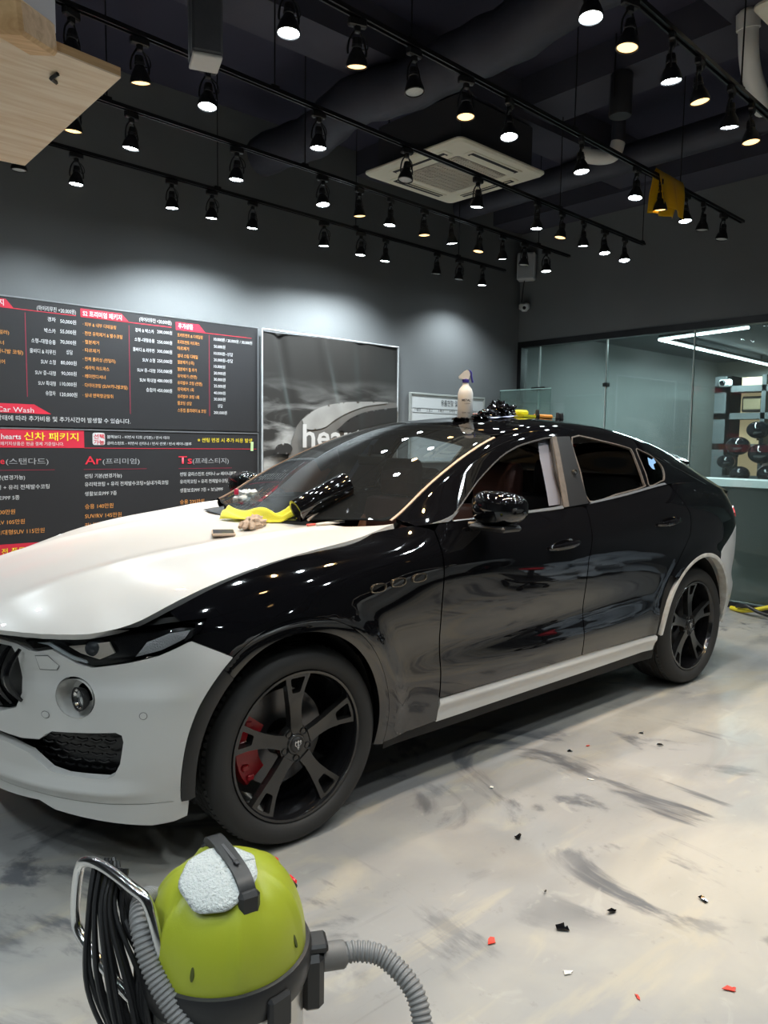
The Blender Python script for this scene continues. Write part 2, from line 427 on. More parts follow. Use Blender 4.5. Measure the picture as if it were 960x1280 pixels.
# ---------------------------------------------------------------- materials of the place
def wall_material(name, c1, c2, rough=.75, sc=1.3):
    return mat(name, c1, rough, noise=(sc, .7, c2), bump=(60, .05))
WALLG = wall_material('grey_wall_paint', (.168, .176, .180), (.143, .150, .154))
CEIL = mat('black_ceiling_paint', (.028, .027, .050), .8, noise=(2, .6, (.036, .035, .060)))
BLKMETAL = mat('black_metal', (.012, .012, .013), .45, .2)
BLKPLASTIC = mat('black_plastic', (.015, .015, .016), .42)
def floor_material():
    m = bpy.data.materials.new('stained_concrete'); m.use_nodes = True; nt = m.node_tree; N = nt.nodes; Lk = nt.links.new
    b = N['Principled BSDF']; tc = N.new('ShaderNodeTexCoord')
    def mapping(sc, rot=0, loc=(0, 0, 0)):
        k = N.new('ShaderNodeMapping'); k.inputs['Scale'].default_value = sc; k.inputs['Rotation'].default_value = (0, 0, rot); k.inputs['Location'].default_value = loc
        Lk(tc.outputs['Object'], k.inputs['Vector']); return k
    def noise(mp, scale, det=6, dist=0, rough=.55):
        n = N.new('ShaderNodeTexNoise'); n.inputs['Scale'].default_value = scale; n.inputs['Detail'].default_value = det; n.inputs['Distortion'].default_value = dist; n.inputs['Roughness'].default_value = rough
        Lk(mp.outputs[0], n.inputs['Vector']); return n
    def ramp(src, lo, hi, a=0., c=1.):
        r = N.new('ShaderNodeMapRange'); r.interpolation_type = 'SMOOTHSTEP'; r.inputs[1].default_value = lo; r.inputs[2].default_value = hi; r.inputs[3].default_value = a; r.inputs[4].default_value = c
        Lk(src, r.inputs[0]); return r
    def mix(fac, c1, c2):
        x = N.new('ShaderNodeMix'); x.data_type = 'RGBA'
        Lk(fac, x.inputs[0])
        for i, c in ((6, c1), (7, c2)):
            if isinstance(c, tuple): x.inputs[i].default_value = (*c, 1)
            else: Lk(c, x.inputs[i])
        return x.outputs[2]
    def mul(a, c):
        k = N.new('ShaderNodeMath'); k.operation = 'MULTIPLY'; Lk(a, k.inputs[0])
        if isinstance(c, float): k.inputs[1].default_value = c
        else: Lk(c, k.inputs[1])
        return k.outputs[0]
    m0 = mapping((1, 1, 1)); m1 = mapping((1, 2.6, 1), .5, (2, 1, 0)); m2 = mapping((1.25, .8, 1), -.35, (5, 3, 0))
    base = mix(ramp(noise(m0, .9, 5, .6).outputs['Fac'], .38, .62).outputs[0], (.375, .360, .322), (.28, .281, .278))
    base = mix(mul(ramp(noise(m1, 1.1, 6, 1.6).outputs['Fac'], .52, .66).outputs[0], .40), base, (.46, .41, .30))        # yellowish epoxy patches
    swirl = ramp(noise(m2, 1.0, 9, 3.6, .60).outputs['Fac'], .52, .64).outputs[0]
    gate = ramp(noise(m0, .55, 3, .4).outputs['Fac'], .44, .56).outputs[0]
    base = mix(mul(mul(swirl, gate), .92), base, (.095, .10, .112))                                                     # dark scrubbed swirls
    streak = ramp(noise(mapping((.5, 7, 1), .95), 2.2, 7, .5, .7).outputs['Fac'], .60, .72).outputs[0]
    base = mix(mul(mul(streak, ramp(noise(m0, .8, 2).outputs['Fac'], .5, .6).outputs[0]), .35), base, (.12, .12, .125))
    base = mix(mul(ramp(noise(m0, 14, 4, 0, .7).outputs['Fac'], .62, .70).outputs[0], .22), base, (.15, .14, .13))
    base = mix(mul(ramp(noise(mapping((1, 1, 1), 0, (9, 4, 0)), 5, 6, 1.0).outputs['Fac'], .62, .68).outputs[0], .30), base, (.44, .43, .40))
    Lk(base, b.inputs['Base Color'])
    rr = ramp(noise(m1, 2.2, 5, .8).outputs['Fac'], .35, .65, .28, .55); Lk(rr.outputs[0], b.inputs['Roughness'])
    bp = N.new('ShaderNodeBump'); bp.inputs['Strength'].default_value = .12; bp.inputs['Distance'].default_value = .01
    Lk(noise(m0, 6, 6).outputs['Fac'], bp.inputs['Height']); Lk(bp.outputs[0], b.inputs['Normal'])
    return m
FLOORM = floor_material()
def slab(name, lo, hi, m, parent=None, kind='structure', bev=0):
    c = [(a+b)/2 for a, b in zip(lo, hi)]; d = [b-a for a, b in zip(lo, hi)]
    o = MB().box((0, 0, 0), d, bev).build(name, m, parent, loc=c)
    if kind and not parent: o['kind'] = kind
    return o
YB, XRW, ZCEIL = 2.55, 5.5, 4.2
XL, YF = -5.2, -6.2
fl = slab('floor', (XL-.1, YF-.1, -.1), (10.8, YB+.15, 0), FLOORM); fl['label'] = 'stained grey concrete workshop floor with scrubbed swirls'
wb_ = slab('wall_back', (XL, YB, 0), (10.6, YB+.12, ZCEIL), WALLG); wb_['label'] = 'dark grey wall behind the car carrying the price boards'
slab('wall_left', (XL-.12, YF, 0), (XL, YB, ZCEIL), WALLG)
slab('wall_front', (XL, YF-.12, 0), (XRW, YF, ZCEIL), WALLG)
cl = slab('ceiling', (XL, YF, ZCEIL), (XRW+.1, YB, ZCEIL+.1), CEIL)
# right wall: solid above the glazing and towards the camera side
wr = slab('wall_right', (XRW, YF, 2.68), (XRW+.12, YB, ZCEIL), WALLG); wr['label'] = 'dark grey wall above the glass partition'
slab('wall_right_side', (XRW, YF, 0), (XRW+.12, -1.75, 2.68), WALLG)
# ceiling beams and ducts
for i, (lo, hi) in enumerate([((XL, .62, 3.93), (XRW, .98, ZCEIL)), ((3.05, YF, 3.98), (3.45, YB, ZCEIL)), ((XL, -1.35, 3.93), (XRW, -1.0, ZCEIL)), ((5.0, YF, 3.9), (XRW, YB, ZCEIL))]):
    slab('beam', lo, hi, mat('dark_beam_paint', (.058, .057, .078), .75, noise=(3, .6, (.046, .046, .066))))
DUCT = mat('dark_duct_wrap', (.035, .036, .050), .55, noise=(5, .7, (.05, .051, .068)), bump=(25, .2))
d = MB(); pts = [(1.85+.05*math.sin(i*.5), 2.3-i*.14, 3.78+.02*math.sin(i*.9)) for i in range(34)]
d.tube(pts, .15, 16, rad=[.15+(.012 if i % 2 else 0) for i in range(34)])
tag(d.build('ventilation_duct', DUCT), 'black wrapped flexible duct running across the ceiling behind the lamp tracks', 'duct')
d = MB().tube([(4.1, 2.2, 3.82), (4.1, .3, 3.82), (4.1, -3.6, 3.82)], .11, 16)
tag(d.build('ceiling_pipe', DUCT), 'dark round pipe under the ceiling near the glass partition', 'pipe')
# ---------------------------------------------------------------- glass partition in the right wall
FRAME = mat('black_frame', (.014, .014, .016), .35, .3)
PANE = glass_mat('partition_glass', (.78, .86, .84), 1.0, 0, .10, (.42, .50, .48))
FROST = glass_mat('frosted_film', (.30, .36, .35), .8, .1, .55, (.42, .50, .49))
g = empty('window_1', (XRW, .5, 0)); tag(g, 'glass partition with black head frame in the right wall', None, None, 'structure')
def gslab(name, y0, y1, z0, z1, m, x0=XRW+.045, x1=XRW+.057, par=g):
    o = MB().box((0, 0, 0), (x1-x0, y1-y0, z1-z0)).build(name, m, par); o.location = ((x0+x1)/2-XRW, (y0+y1)/2-.5, (z0+z1)/2); return o
EDGE = mat('glass_edge', (.62, .70, .68), .25, 0, emit=None)
edges_y = [-1.75, -.62, .437, 1.394, 2.27, 2.50]
for i in range(5):
    y0, y1 = edges_y[i]+.004, edges_y[i+1]-.004
    gslab('pane', y0, y1, .05, 2.62, PANE)
    gslab('frosted_film', y0+.01, y1-.01, .06, 1.13, FROST, XRW+.0575, XRW+.0590)
for y in edges_y[1:-1]: gslab('joint_strip', y-.006, y+.006, .05, 2.62, EDGE, XRW+.040, XRW+.062)
gslab('head_frame', -1.75, 2.55, 2.615, 2.68, FRAME, XRW-.01, XRW+.10); gslab('bottom_rail', -1.75, 2.55, 0, .05, FRAME, XRW, XRW+.09)
gslab('side_frame', 2.495, 2.55, .05, 2.615, FRAME, XRW-.01, XRW+.10)
gslab('door_lock', 2.17, 2.36, 2.115, 2.155, BLKPLASTIC, XRW+.02, XRW+.08); gslab('door_hinge', 1.365, 1.415, 2.12, 2.16, BLKPLASTIC, XRW+.02, XRW+.08)
# ---------------------------------------------------------------- the room behind the glass
NEXTW = wall_material('next_room_wall', (.16, .175, .17), (.14, .15, .147))
slab('wall_next_back', (10.5, -2.2, 0), (10.62, YB, 3.0), NEXTW)
slab('wall_next_left', (XRW+.14, YB-.012, 0), (10.5, YB-.002, 2.8), NEXTW)
slab('wall_next_right', (XRW+.12, -2.3, 0), (10.5, -2.2, 2.9), NEXTW)
slab('ceiling_next', (XRW+.12, -2.2, 2.84), (10.62, YB, 2.92), mat('next_ceiling', (.05, .055, .06), .7))
TUBE = mat('led_tube', (1, 1, 1), .4, emit=(.80, .95, 1.0), es=16)
for k, (p, q, lb) in enumerate([((6.64, 1.42), (6.41, .31), 'short white linear ceiling light seen through the glass partition'), ((6.68, 1.42), (10.3, 1.63), 'long white linear ceiling light running away behind the glass partition')]):
    o = empty('linear_light', (p[0], p[1], 2.72)); tag(o, lb, 'light', 'linear lights behind the glass')
    q_ = (q[0]-p[0], q[1]-p[1])
    MB().tube([(0, 0, 0), (q_[0], q_[1], 0)], .014, 10).build('tube', TUBE, o)
    MB().tube([(0, 0, .034), (q_[0], q_[1], .034)], .018, 6).build('housing', BLKMETAL, o)
    for t in (.12, .88): MB().tube([(q_[0]*t, q_[1]*t, .06), (q_[0]*t, q_[1]*t, .115)], .01, 6).build('bracket', BLKMETAL, o)
    L = bpy.data.lights.new('linear_light_glow', 'AREA'); L.shape = 'RECTANGLE'; L.size = math.hypot(*q_); L.size_y = .04; L.energy = 34*math.hypot(*q_)/1.2; L.color = (.8, .95, 1)
    lo = bpy.data.objects.new('linear_light_glow', L); COL.objects.link(lo); lo.parent = o; lo.location = (q_[0]/2, q_[1]/2, -.03); lo.rotation_euler = (0, 0, math.atan2(q_[1], q_[0]))
# shelf wall with lit niches
SHELF = mat('shelf_grey', (.13, .145, .15), .6); NICHE = mat('niche_lining', (.62, .46, .27), .6, emit=(1, .75, .45), es=.35)
sh = empty('display_shelf', (9.3, 1.0, 0)); tag(sh, 'grey display shelf with warm lit niches behind the glass', 'shelf')
def part(name, lo, hi, m, par, o0, bev=0):
    c = [(a+b)/2-q for a, b, q in zip(lo, hi, o0)]; return MB().box((0, 0, 0), [b-a for a, b in zip(lo, hi)], bev).build(name, m, par, loc=c)
O = (9.3, 1.0, 0)
part('back_panel', (9.54, .2, 0), (9.58, 1.95, 2.5), NICHE, sh, O)
for y in (.2, .76, 1.24, 1.72): part('upright', (9.2, y-.0, 1.1), (9.54, y+.06, 2.5), SHELF, sh, O)
for z in (1.5, 1.93, 2.31): part('shelf_board', (9.2, .2, z-.035), (9.54, 1.95, z+.05), SHELF, sh, O)
part('side_panel', (9.2, 1.72, 0), (9.54, 1.95, 2.5), SHELF, sh, O)
part('base_cabinet', (9.2, .2, 0), (9.54, 1.72, 1.1), SHELF, sh, O)
b_ = empty('gift_box', (9.38, 1.46, 1.985)); tag(b_, 'dark box with pale frame in the upper lit niche', 'box')
MB().box((0, 0, .12), (.16, .30, .22), .02).build('body', mat('dark_brown_box', (.05, .035, .025), .3), b_)
MB().box((-.085, 0, .12), (.01, .24, .15), .004).build('front_plate', mat('pale_gold', (.65, .52, .33), .3, .7), b_)
GLBLK = mat('gloss_black_round', (.006, .006, .008), .08)
bi = 0
for (y, z, r, x) in [(1.48, 1.52, .16, 8.98), (1.25, 1.74, .15, 9.05), (1.62, 1.30, .12, 8.95), (1.15, 1.42, .17, 8.95), (1.40, 1.14, .13, 8.9), (1.05, 1.15, .14, 8.95)]:
    prof = [(r*math.sin(t)*1.0, r*.8*-math.cos(t)) for t in np.linspace(0, PI, 14)]
    o = MB().lathe(prof, 20).build('balloon', GLBLK, loc=(x, y, z)); bi += 1
    k = MB().lathe([(.0, 0), (.012, .0), (.022, -.02), (.0, -.021)], 8).build('knot', GLBLK, o, loc=(0, 0, -r*.8))
    tag(o, ['large black balloon left of the topmost one by the shelf', 'topmost black balloon before the lit display shelf', 'small outermost black balloon beside the shelf upright', 'largest black balloon at the inner end of the cluster', 'lowest black balloon touching the counter side', 'black balloon at the lower inner corner of the cluster'][bi-1], 'balloon', 'black balloons by the display shelf')
ct = empty('reception_counter', (8.35, .9, 0)); tag(ct, 'white counter with slanted end behind the glass', 'counter')
MB().prism([(-.25, -.9), (.25, -.9), (.25, .75), (-.25, .9)], 1.0, 1.09).build('counter_top', mat('counter_white', (.75, .76, .74), .4), ct)
MB().box((0, -.1, .5), (.4, 1.4, 1.0), .01).build('front_panel', SHELF, ct)
cc = empty('security_camera', (9.15, 1.78, 2.40)); tag(cc, 'small white camera on the grey shelf wall behind the glass', 'camera')
MB().box((0, 0, 0), (.09, .17, .10), .02).build('housing', mat('camera_white', (.72, .73, .72), .35), cc)
MB().lathe([(0, .03), (.03, .028), (.04, .0), (.04, -.02)], 16, Matrix.Rotation(-PI/2, 4, 'Y')).build('lens', GLBLK, cc, loc=(-.05, .02, 0))
# ---------------------------------------------------------------- track lights
LAMPBLK = mat('lamp_black', (.014, .014, .015), .38); RIMB = mat('lamp_rim', (.05, .05, .055), .3, .5)
def emis(name, c, s): return mat(name, c, .4, emit=c, es=s)
BULB = {'c': emis('bulb_cool', COOL, LAMP_E), 'C': emis('bulb_cool_bright', COOL, LAMP_E*1.5), 'w': emis('bulb_warm', WARM, 2.3), 'o': mat('bulb_off', (.55, .56, .55), .25, bump=(90, .4))}
# shared meshes: z = 0 at the track, lamp face near z = -.20
_k = MB(); _k.box((0, 0, -.022), (.085, .030, .036), .006); _k.box((0, 0, -.048), (.028, .024, .03), .004)
adapter_me = _k.build('adapter', LAMPBLK)
_k = MB()
for s_ in (-1, 1): _k.tube(catmull([(s_*.008, 0, -.05), (s_*.030, .004, -.085), (s_*.042, .0, -.13), (s_*.040, 0, -.155)], 4), .0045, 6)
yoke_me = _k.build('yoke', LAMPBLK)
_k = MB(); _k.tube(catmull([(.012, .01, -.05), (.05, .02, -.075), (.055, .025, -.11), (.012, .02, -.115)], 4), .003, 5)
cord_me = _k.build('cord', LAMPBLK)
_k = MB(); _k.lathe([(0, -.085), (.018, -.086), (.021, -.10), (.021, -.128), (.027, -.14), (.036, -.155), (.046, -.185), (.0475, -.197), (.043, -.199), (.040, -.193)], 22)
head_me = _k.build('lamp_head', LAMPBLK)
_k = MB(); _k.lathe([(.0212, -.112), (.0235, -.114), (.0235, -.124), (.0212, -.126)], 18)
collar_me = _k.build('collar', RIMB)
bulb_me = {}
for c in BULB:
    _k = MB(); _k.lathe([(.0405, -.1935), (.030, -.1965), (.016, -.1985), (0, -.199)], 20); bulb_me[c] = _k.build('bulb', BULB[c])
TRK = {1: ((.07, 1.85), (4.675, 2.10), 'lamp track closest to the price board wall'), 2: ((.08, 1.03), (4.64, 1.28), 'second lamp track from the price board wall'),
       3: ((-.36, .24), (4.75, .56), 'lamp track crossing below the ceiling air conditioner'), 4: ((.41, -.53), (4.69, -.34), 'lamp track with the yellow towel hanging on it'),
       5: ((1.33, -1.38), (2.83, -1.29), 'lamp track at the upper corner before the yellow towel track'),
       6: ((0, -2.20), (4, -2.02), 'lamp track added for fill over the camera'), 7: ((0, -3.05), (4, -2.87), 'first lamp track added for fill behind the camera'), 8: ((0, -3.95), (4, -3.77), 'second lamp track added for fill behind the camera')}  # tracks over and behind the camera are unseen, added as fill light
LMP = {1: [(-1.6, 'c'), (-.85, 'c'), (-.127, 'o'), (.219, 'c'), (.879, 'c'), (1.196, 'C'), (1.548, 'c'), (2.245, 'c'), (2.654, 'C'), (2.951, 'c'), (3.63, 'o'), (3.958, 'o'), (4.321, 'c')],
       2: [(-1.5, 'o'), (-.8, 'o'), (-.088, 'w'), (.234, 'C'), (.914, 'c'), (1.596, 'c'), (1.934, 'w'), (2.245, 'c'), (2.611, 'w'), (2.932, 'c'), (3.29, 'w'), (3.609, 'c'), (3.927, 'o'), (4.269, 'c')],
       3: [(-3.6, 'c'), (-2.5, 'c'), (-1.4, 'o'), (-.70, 'o'), (-.361, 'c'), (-.056, 'w'), (.294, 'c'), (.984, 'c'), (1.681, 'o'), (2.379, 'c'), (3.083, 'c'), (3.421, 'w'), (3.74, 'c'), (4.072, 'C'), (4.417, 'c')],
       4: [(-3.5, 'C'), (-2.4, 'c'), (-1.2, 'o'), (-.5, 'o'), (.208, 'C'), (.566, 'w'), (.914, 'o'), (1.281, 'w'), (1.63, 'C'), (2.324, 'c'), (2.983, 'c'), (3.314, 'w'), (3.688, 'c'), (3.98, 'o'), (4.337, 'o')],
       5: [(-3.6, 'c'), (-2.5, 'C'), (-1.1, 'c'), (-.45, 'o'), (.25, 'c'), (.62, 'w'), (.986, 'C'), (1.279, 'w'), (1.659, 'C'), (1.945, 'w'), (2.322, 'c'), (2.596, 'w'), (3.3, 'c'), (3.95, 'c')],
       6: [(-3.4, 'c'), (-2.5, 'c'), (-1.6, 'c'), (-.2, 'C'), (.5, 'w'), (1.2, 'c'), (1.9, 'C'), (2.6, 'w'), (3.3, 'c'), (4.0, 'c')], 7: [(-1.5, 'C'), (-.4, 'c'), (.7, 'w'), (1.8, 'C'), (2.9, 'c'), (4.0, 'c')], 8: [(-1.2, 'C'), (.1, 'c'), (1.4, 'C'), (2.7, 'w'), (3.9, 'c')]}  # entries far beyond the plywood end are unseen, added to light the bumper
ORD = ['first', 'second', 'third', 'fourth', 'fifth', 'sixth', 'seventh', 'eighth', 'ninth', 'tenth', 'eleventh', 'twelfth', 'thirteenth', 'fourteenth', 'fifteenth', 'sixteenth']
TNAME = {1: 'the price board track', 2: 'the second track out', 3: 'the air conditioner track', 4: 'the yellow towel track', 5: 'the upper corner track', 6: 'the added camera track', 7: 'the first added track behind', 8: 'the second added track behind'}
WORD = {'c': 'lit cool white', 'C': 'brightly lit cool white', 'w': 'lit warm yellow', 'o': 'unlit black'}
ZT = 3.30
first = {}
for k, ((x0, y0), (x1, y1), lab) in TRK.items():
    dx, dy = x1-x0, y1-y0; n = math.hypot(dx, dy); ang = math.atan2(dy, dx)
    xa, xb = (-2.0 if k < 3 else -4.3), (4.675, 4.64, 4.75, 4.69, 4.3, 4.5, 4.5, 4.5)[k-1]
    def yt(x): return y0+(x-x0)*dy/dx
    tr = empty('lamp_track', (xa, yt(xa), ZT)); tag(tr, 'black ' + lab, 'lamp track', 'ceiling lamp tracks')
    ln = (xb-xa)/math.cos(ang)
    R = Matrix.Rotation(ang, 4, 'Z')
    rail = MB()
    for s_ in (-1, 1): rail.box((ln/2, s_*.0135, .0), (ln, .009, .020))
    rail.box((ln/2, 0, .007), (ln, .019, .006)); rail.box((ln+.005, 0, 0), (.012, .036, .022), .002)
    rail.xf(R).build('rail', mat('track_black', (.016, .016, .018), .32, .4), tr)
    for q in np.arange(.35+.2*k, ln, 1.35):
        p = R @ Vector((q, 0, 0)); wx, wy = xa+p.x, yt(xa)+p.y
        if (2.25 < wx < 3.35 and .45 < wy < 1.62) or (1.62 < wx < 2.12) or (2.1 < wx < 3.4 and -2.5 < wy < -1.35): continue
        c = MB().tube([p+Vector((0, 0, .01)), p+Vector((0, 0, ZCEIL-ZT))], .004, 6); c.box(p+Vector((0, 0, .018)), (.05, .022, .018), .003)
        c.build('hanger_rod', BLKMETAL, tr)
    for i, (lx, c) in enumerate(LMP[k]):
        lp = empty('track_lamp', (lx, yt(lx), ZT-.010)); lp.rotation_euler = (0, 0, ang + random.uniform(-.5, .5))
        tag(lp, '%s lamp, %s from the plywood end, on %s' % (WORD[c], ORD[i], TNAME[k]), 'lamp', 'track lamps')
        # aim: first track washes the wall, the others lean a little
        if k == 1: tilt = Vector((random.uniform(-.06, .06), random.uniform(.04, .14), -1))
        else: tilt = Vector((random.uniform(-.16, .16), random.uniform(-.14, .14), -1))
        tilt = Matrix.Rotation(-lp.rotation_euler.z, 3, 'Z') @ tilt.normalized()
        q = Vector((0, 0, -1)).rotation_difference(tilt); piv = Vector((0, 0, -.135))
        M = Matrix.Translation(piv) @ q.to_matrix().to_4x4() @ Matrix.Translation(-piv)
        for me in (adapter_me, yoke_me, cord_me, head_me, bulb_me[c], collar_me):
            if me.name not in first: o = me; first[me.name] = 1
            else: o = copyobj(me)
            o.parent = lp
            if o.name.split('.')[0] in ('lamp_head', 'bulb', 'collar'): o.matrix_local = M
        if c != 'o':
            L = bpy.data.lights.new('lamp_beam', 'SPOT'); L.spot_size = math.radians(135 if k == 1 else 84 if (k > 4 and c == 'w') else 112); L.spot_blend = 1.0 if k > 1 else .7; L.shadow_soft_size = .035
            L.energy = LAMP_W*(2.7 if k == 1 else 1.9 if lx < -2 else 1.25 if k > 5 else 1)*{'c': 1, 'C': 1.6, 'w': 1.75 if k < 5 else 1.5}[c]; L.color = WARM if c == 'w' else COOL  # added far left lamps are boosted to brighten the front bumper
            lo = bpy.data.objects.new('lamp_beam', L); COL.objects.link(lo); lo.parent = lp
            lo.matrix_local = M @ Matrix.Translation((0, 0, -.205))
# ---------------------------------------------------------------- the car
def paint(name, col, rough, coat=1.0, fl=None):
    return mat(name, col, rough, 0, .5, coat)
BLACKP = mat('gloss_black_wrap', (.0035, .0036, .0045), .035, 0, .5, .6)
WHITEP = mat('pearl_white_paint', (.665, .66, .64), .32, 0, .5, .35, noise=(1.2, .5, (.635, .635, .63)))
TRIMB = mat('satin_black_trim', (.016, .016, .017), .38)
SHELLM = mat('dark_inner_body', (.006, .006, .006), .7)
CHROME = mat('chrome', (.8, .8, .8), .08, 1)
TAPE = mat('taupe_window_edge', (.13, .108, .09), .45, noise=(40, .6, (.08, .065, .055)))
PEACH = mat('peach_edge_tape', (.44, .31, .225), .5)
GLW = glass_mat('windscreen_glass', (.50, .58, .60), 1.5, 0, .03, (.4, .45, .48))
GLT = glass_mat('tinted_glass', (.07, .075, .085), 1.2)
GLL = glass_mat('lamp_lens', (.96, .97, .98), .8)
GRILLB = mat('grille_black', (.010, .010, .011), .30)
car = empty('car', (0, 0, 0)); tag(car, 'sport utility car half wrapped in gloss black with pearl white bonnet, bumper and sill', 'car')
AC = {0: (-.03, .385, .395, .43), 1: (2.985, .385, .405, .435)}    # wheel openings: centre x, z, radii
def arch_pts(i, grow=0, a0=-8, a1=188, n=36):
    cx, cz, rx, rz = AC[i]; return [(cx+(rx+grow)*math.cos(math.radians(t)), cz+(rz+grow)*math.sin(math.radians(t))) for t in np.linspace(a0, a1, n)]
def bodyside(a, z): return bodyf(a, z)
SG = (-1, 1)
# --- bonnet
hx = list(np.linspace(.60, -.93, 40)); edge = [(x, float(he_y(x))-.002) for x in hx]
rearline = [(.60, .757), (.575, .73), (.50, .56), (.41, .30), (.37, 0.0)]
frontl = [(x, float(he_y(x))-.002) for x in np.linspace(-.945, -1.015, 8)]
half = edge + frontl
poly = rearline[::-1][0:1] + [(.41, .30), (.50, .56), (.575, .73)] + half
poly = poly + [(x, -y) for x, y in poly[::-1] if y > 1e-6]
def hood_f(x, y): return hood(x, y)
bon = panel('bonnet', WHITEP, car, poly, hood_f, step=.04, flange=.022, center=(0, 0, -2), sgn=1)
# --- body sides, mirrored
fen_top = [(x, float(hez(np.array(x)))-.004) for x in np.linspace(.60, -.47, 26)]
belt = lambda xs: [(x, float(zb(x))) for x in xs]
A_out = arch_pts(0, .052); R_out = arch_pts(1, .026)
HL = [(-.944, .818), (-.906, .833), (-.662, .863), (-.523, .875), (-.400, .882), (-.425, .850), (-.474, .828), (-.535, .804), (-.634, .780), (-.739, .761), (-.785, .773), (-.857, .811), (-.917, .797)]
seamA = [(.715, .405), (.712, .52), (.700, .68), (.697, .80), (.700, .95), (.705, 1.05), (.706, 1.125)]
seamB = [(1.764, .405), (1.758, .594), (1.748, .75), (1.750, .913), (1.80, 1.08), (1.838, 1.165)]
gap = .0035
def shift(L, d): return [(x+d, z) for x, z in L]
fender = [(.716, .30), (.716, .40)] + shift(seamA, -gap) + [(.68, 1.135), (.62, 1.146)] + fen_top + [(-.44, .893), (-.400, .888), (-.412, .852), (-.425, .836), (-.34, .795), (-.30, .772)]
fa = [p for p in arch_pts(0, .052, -12, 188, 50) if p[0] > -.30]      # from the rear foot of the arch over the top
fender = fender + fa[::-1]
fdoor = shift(seamA, gap) + belt(np.linspace(.74, 1.80, 14)) + shift(seamB[::-1], -gap)
ra = [p for p in R_out if p[0] < 2.985]          # front half of the rear arch, top first
seamC = [(2.50, .405), (2.505, .55), (2.545, .66)] + [(2.60, .742), (2.70, .86), (2.79, .97), (2.83, 1.10), (2.80, 1.24)]
rdoor = shift(seamB, gap) + belt(np.linspace(1.86, 2.79, 12)) + shift(seamC[::-1], -gap)
rb_top = [(3.20, .835), (3.30, .885), (3.45, .965), (3.60, 1.005), (3.80, 1.02), (4.32, 1.02)]
ra2 = [p for p in arch_pts(1, .026, 0, 180, 60) if p[1] > .70 and p[0] < 3.195]
ra2 = [p for p in ra2 if p[0] > 2.575]
quarter = shift([q for q in seamC if q[1] > .73], gap) + belt(np.linspace(2.83, 3.40, 8)) + [(3.60, 1.20), (3.9, 1.17), (4.32, 1.15)] + rb_top[::-1]
quarter = quarter + ra2
sill = [(.722, .290), (.722, .398), (1.2, .400), (1.8, .402), (2.50, .398), (2.52, .385), (2.51, .305), (1.8, .297)]
def mk(name, m, poly, fn, **kw):
    return [panel(name, m, car, poly, fn, sgn=s_, **kw) for s_ in SG]
mk('front_fender', BLACKP, fender, bodyside, step=.035)
doors_f = mk('front_door', BLACKP, fdoor, bodyside, step=.035)
doors_r = mk('rear_door', BLACKP, rdoor, bodyside, step=.035)
mk('rear_quarter_panel', BLACKP, quarter, bodyside, step=.035)
def sill_f(a, z):
    P = bodyf(a, z).copy(); P[..., 1] += .012*np.exp(-((z-.372)/.022)**2) - .008; return P
mk('sill', WHITEP, sill, sill_f, step=.022, flange=.03)
mk('sill_underside', SHELLM, [(.55, .20), (.55, .288), (2.52, .295), (2.52, .20)], lambda a, z: bodyf(a, z) - np.array([0, .14, 0]), step=.06)
# inner shell behind the gaps
def inset(k): return lambda a, z: bodyf(a, z)*np.array([1, 1, 1]) - np.stack([0*np.asarray(a, float), k+0*np.asarray(a, float), 0*np.asarray(a, float)], -1)
shell = [(.43, .24), (.43, .45)] + [p for p in arch_pts(0, .03, 5, 175, 24)] + [(-.44, .45), (-.44, .85), (-.2, .96), (.2, 1.05), (.6, 1.11), (1.2, 1.14), (2.0, 1.17), (2.8, 1.23), (3.4, 1.2), (3.4, .45)] + arch_pts(1, .02, 5, 175, 24) + [(2.55, .24)]
mk('inner_side', SHELLM, shell, inset(.022), step=.08, flange=0)
# wheel arch trims
def arch_trim(i, w, m, a0, a1, proud, name):
    cx, cz, rx, rz = AC[i]
    def fn(t, r):
        t = np.radians(np.asarray(t, float)*60); r = np.asarray(r, float)
        x = cx+(rx+r)*np.cos(t); z = cz+(rz+r)*np.sin(t)
        P = bodyf(x, z).copy(); P[..., 1] += proud*np.sin(np.clip(r/w, 0, 1)*PI*.9+.25); return P
    for s_ in SG: panel(name, m, car, [(a0/60, 0.), (a1/60, 0.), (a1/60, w), (a0/60, w)], fn, step=.035, flange=.05, sgn=s_)
arch_trim(0, .050, BLACKP, -13, 133, .003, 'front_arch_trim')
arch_trim(0, .050, TRIMB, 133.3, 191, .010, 'front_arch_trim')
DIRTW = mat('dirty_white_edge', (.72, .715, .68), .5, noise=(22, .55, (.42, .38, .33)))
arch_trim(1, .024, DIRTW, 2, 180, .004, 'rear_arch_trim')
for i in (0, 1):                                    # wheel wells
    cx, cz, rx, rz = AC[i]
    for s_ in SG:
        k = MB(); n = 28
        for j in range(n+1):
            t = math.radians(-15+210*j/n); c, q = math.cos(t), math.sin(t)
            k.v += [(cx+(rx+.004)*c, s_*.925, cz+(rz+.004)*q), (cx+(rx+.004)*c, s_*.60, cz+(rz+.004)*q), (cx, s_*.60, cz)]
        for j in range(n): a = 3*j; k.f += [(a, a+3, a+4, a+1), (a+1, a+4, a+5, a+2)]
        k.build('wheel_well', SHELLM, car)
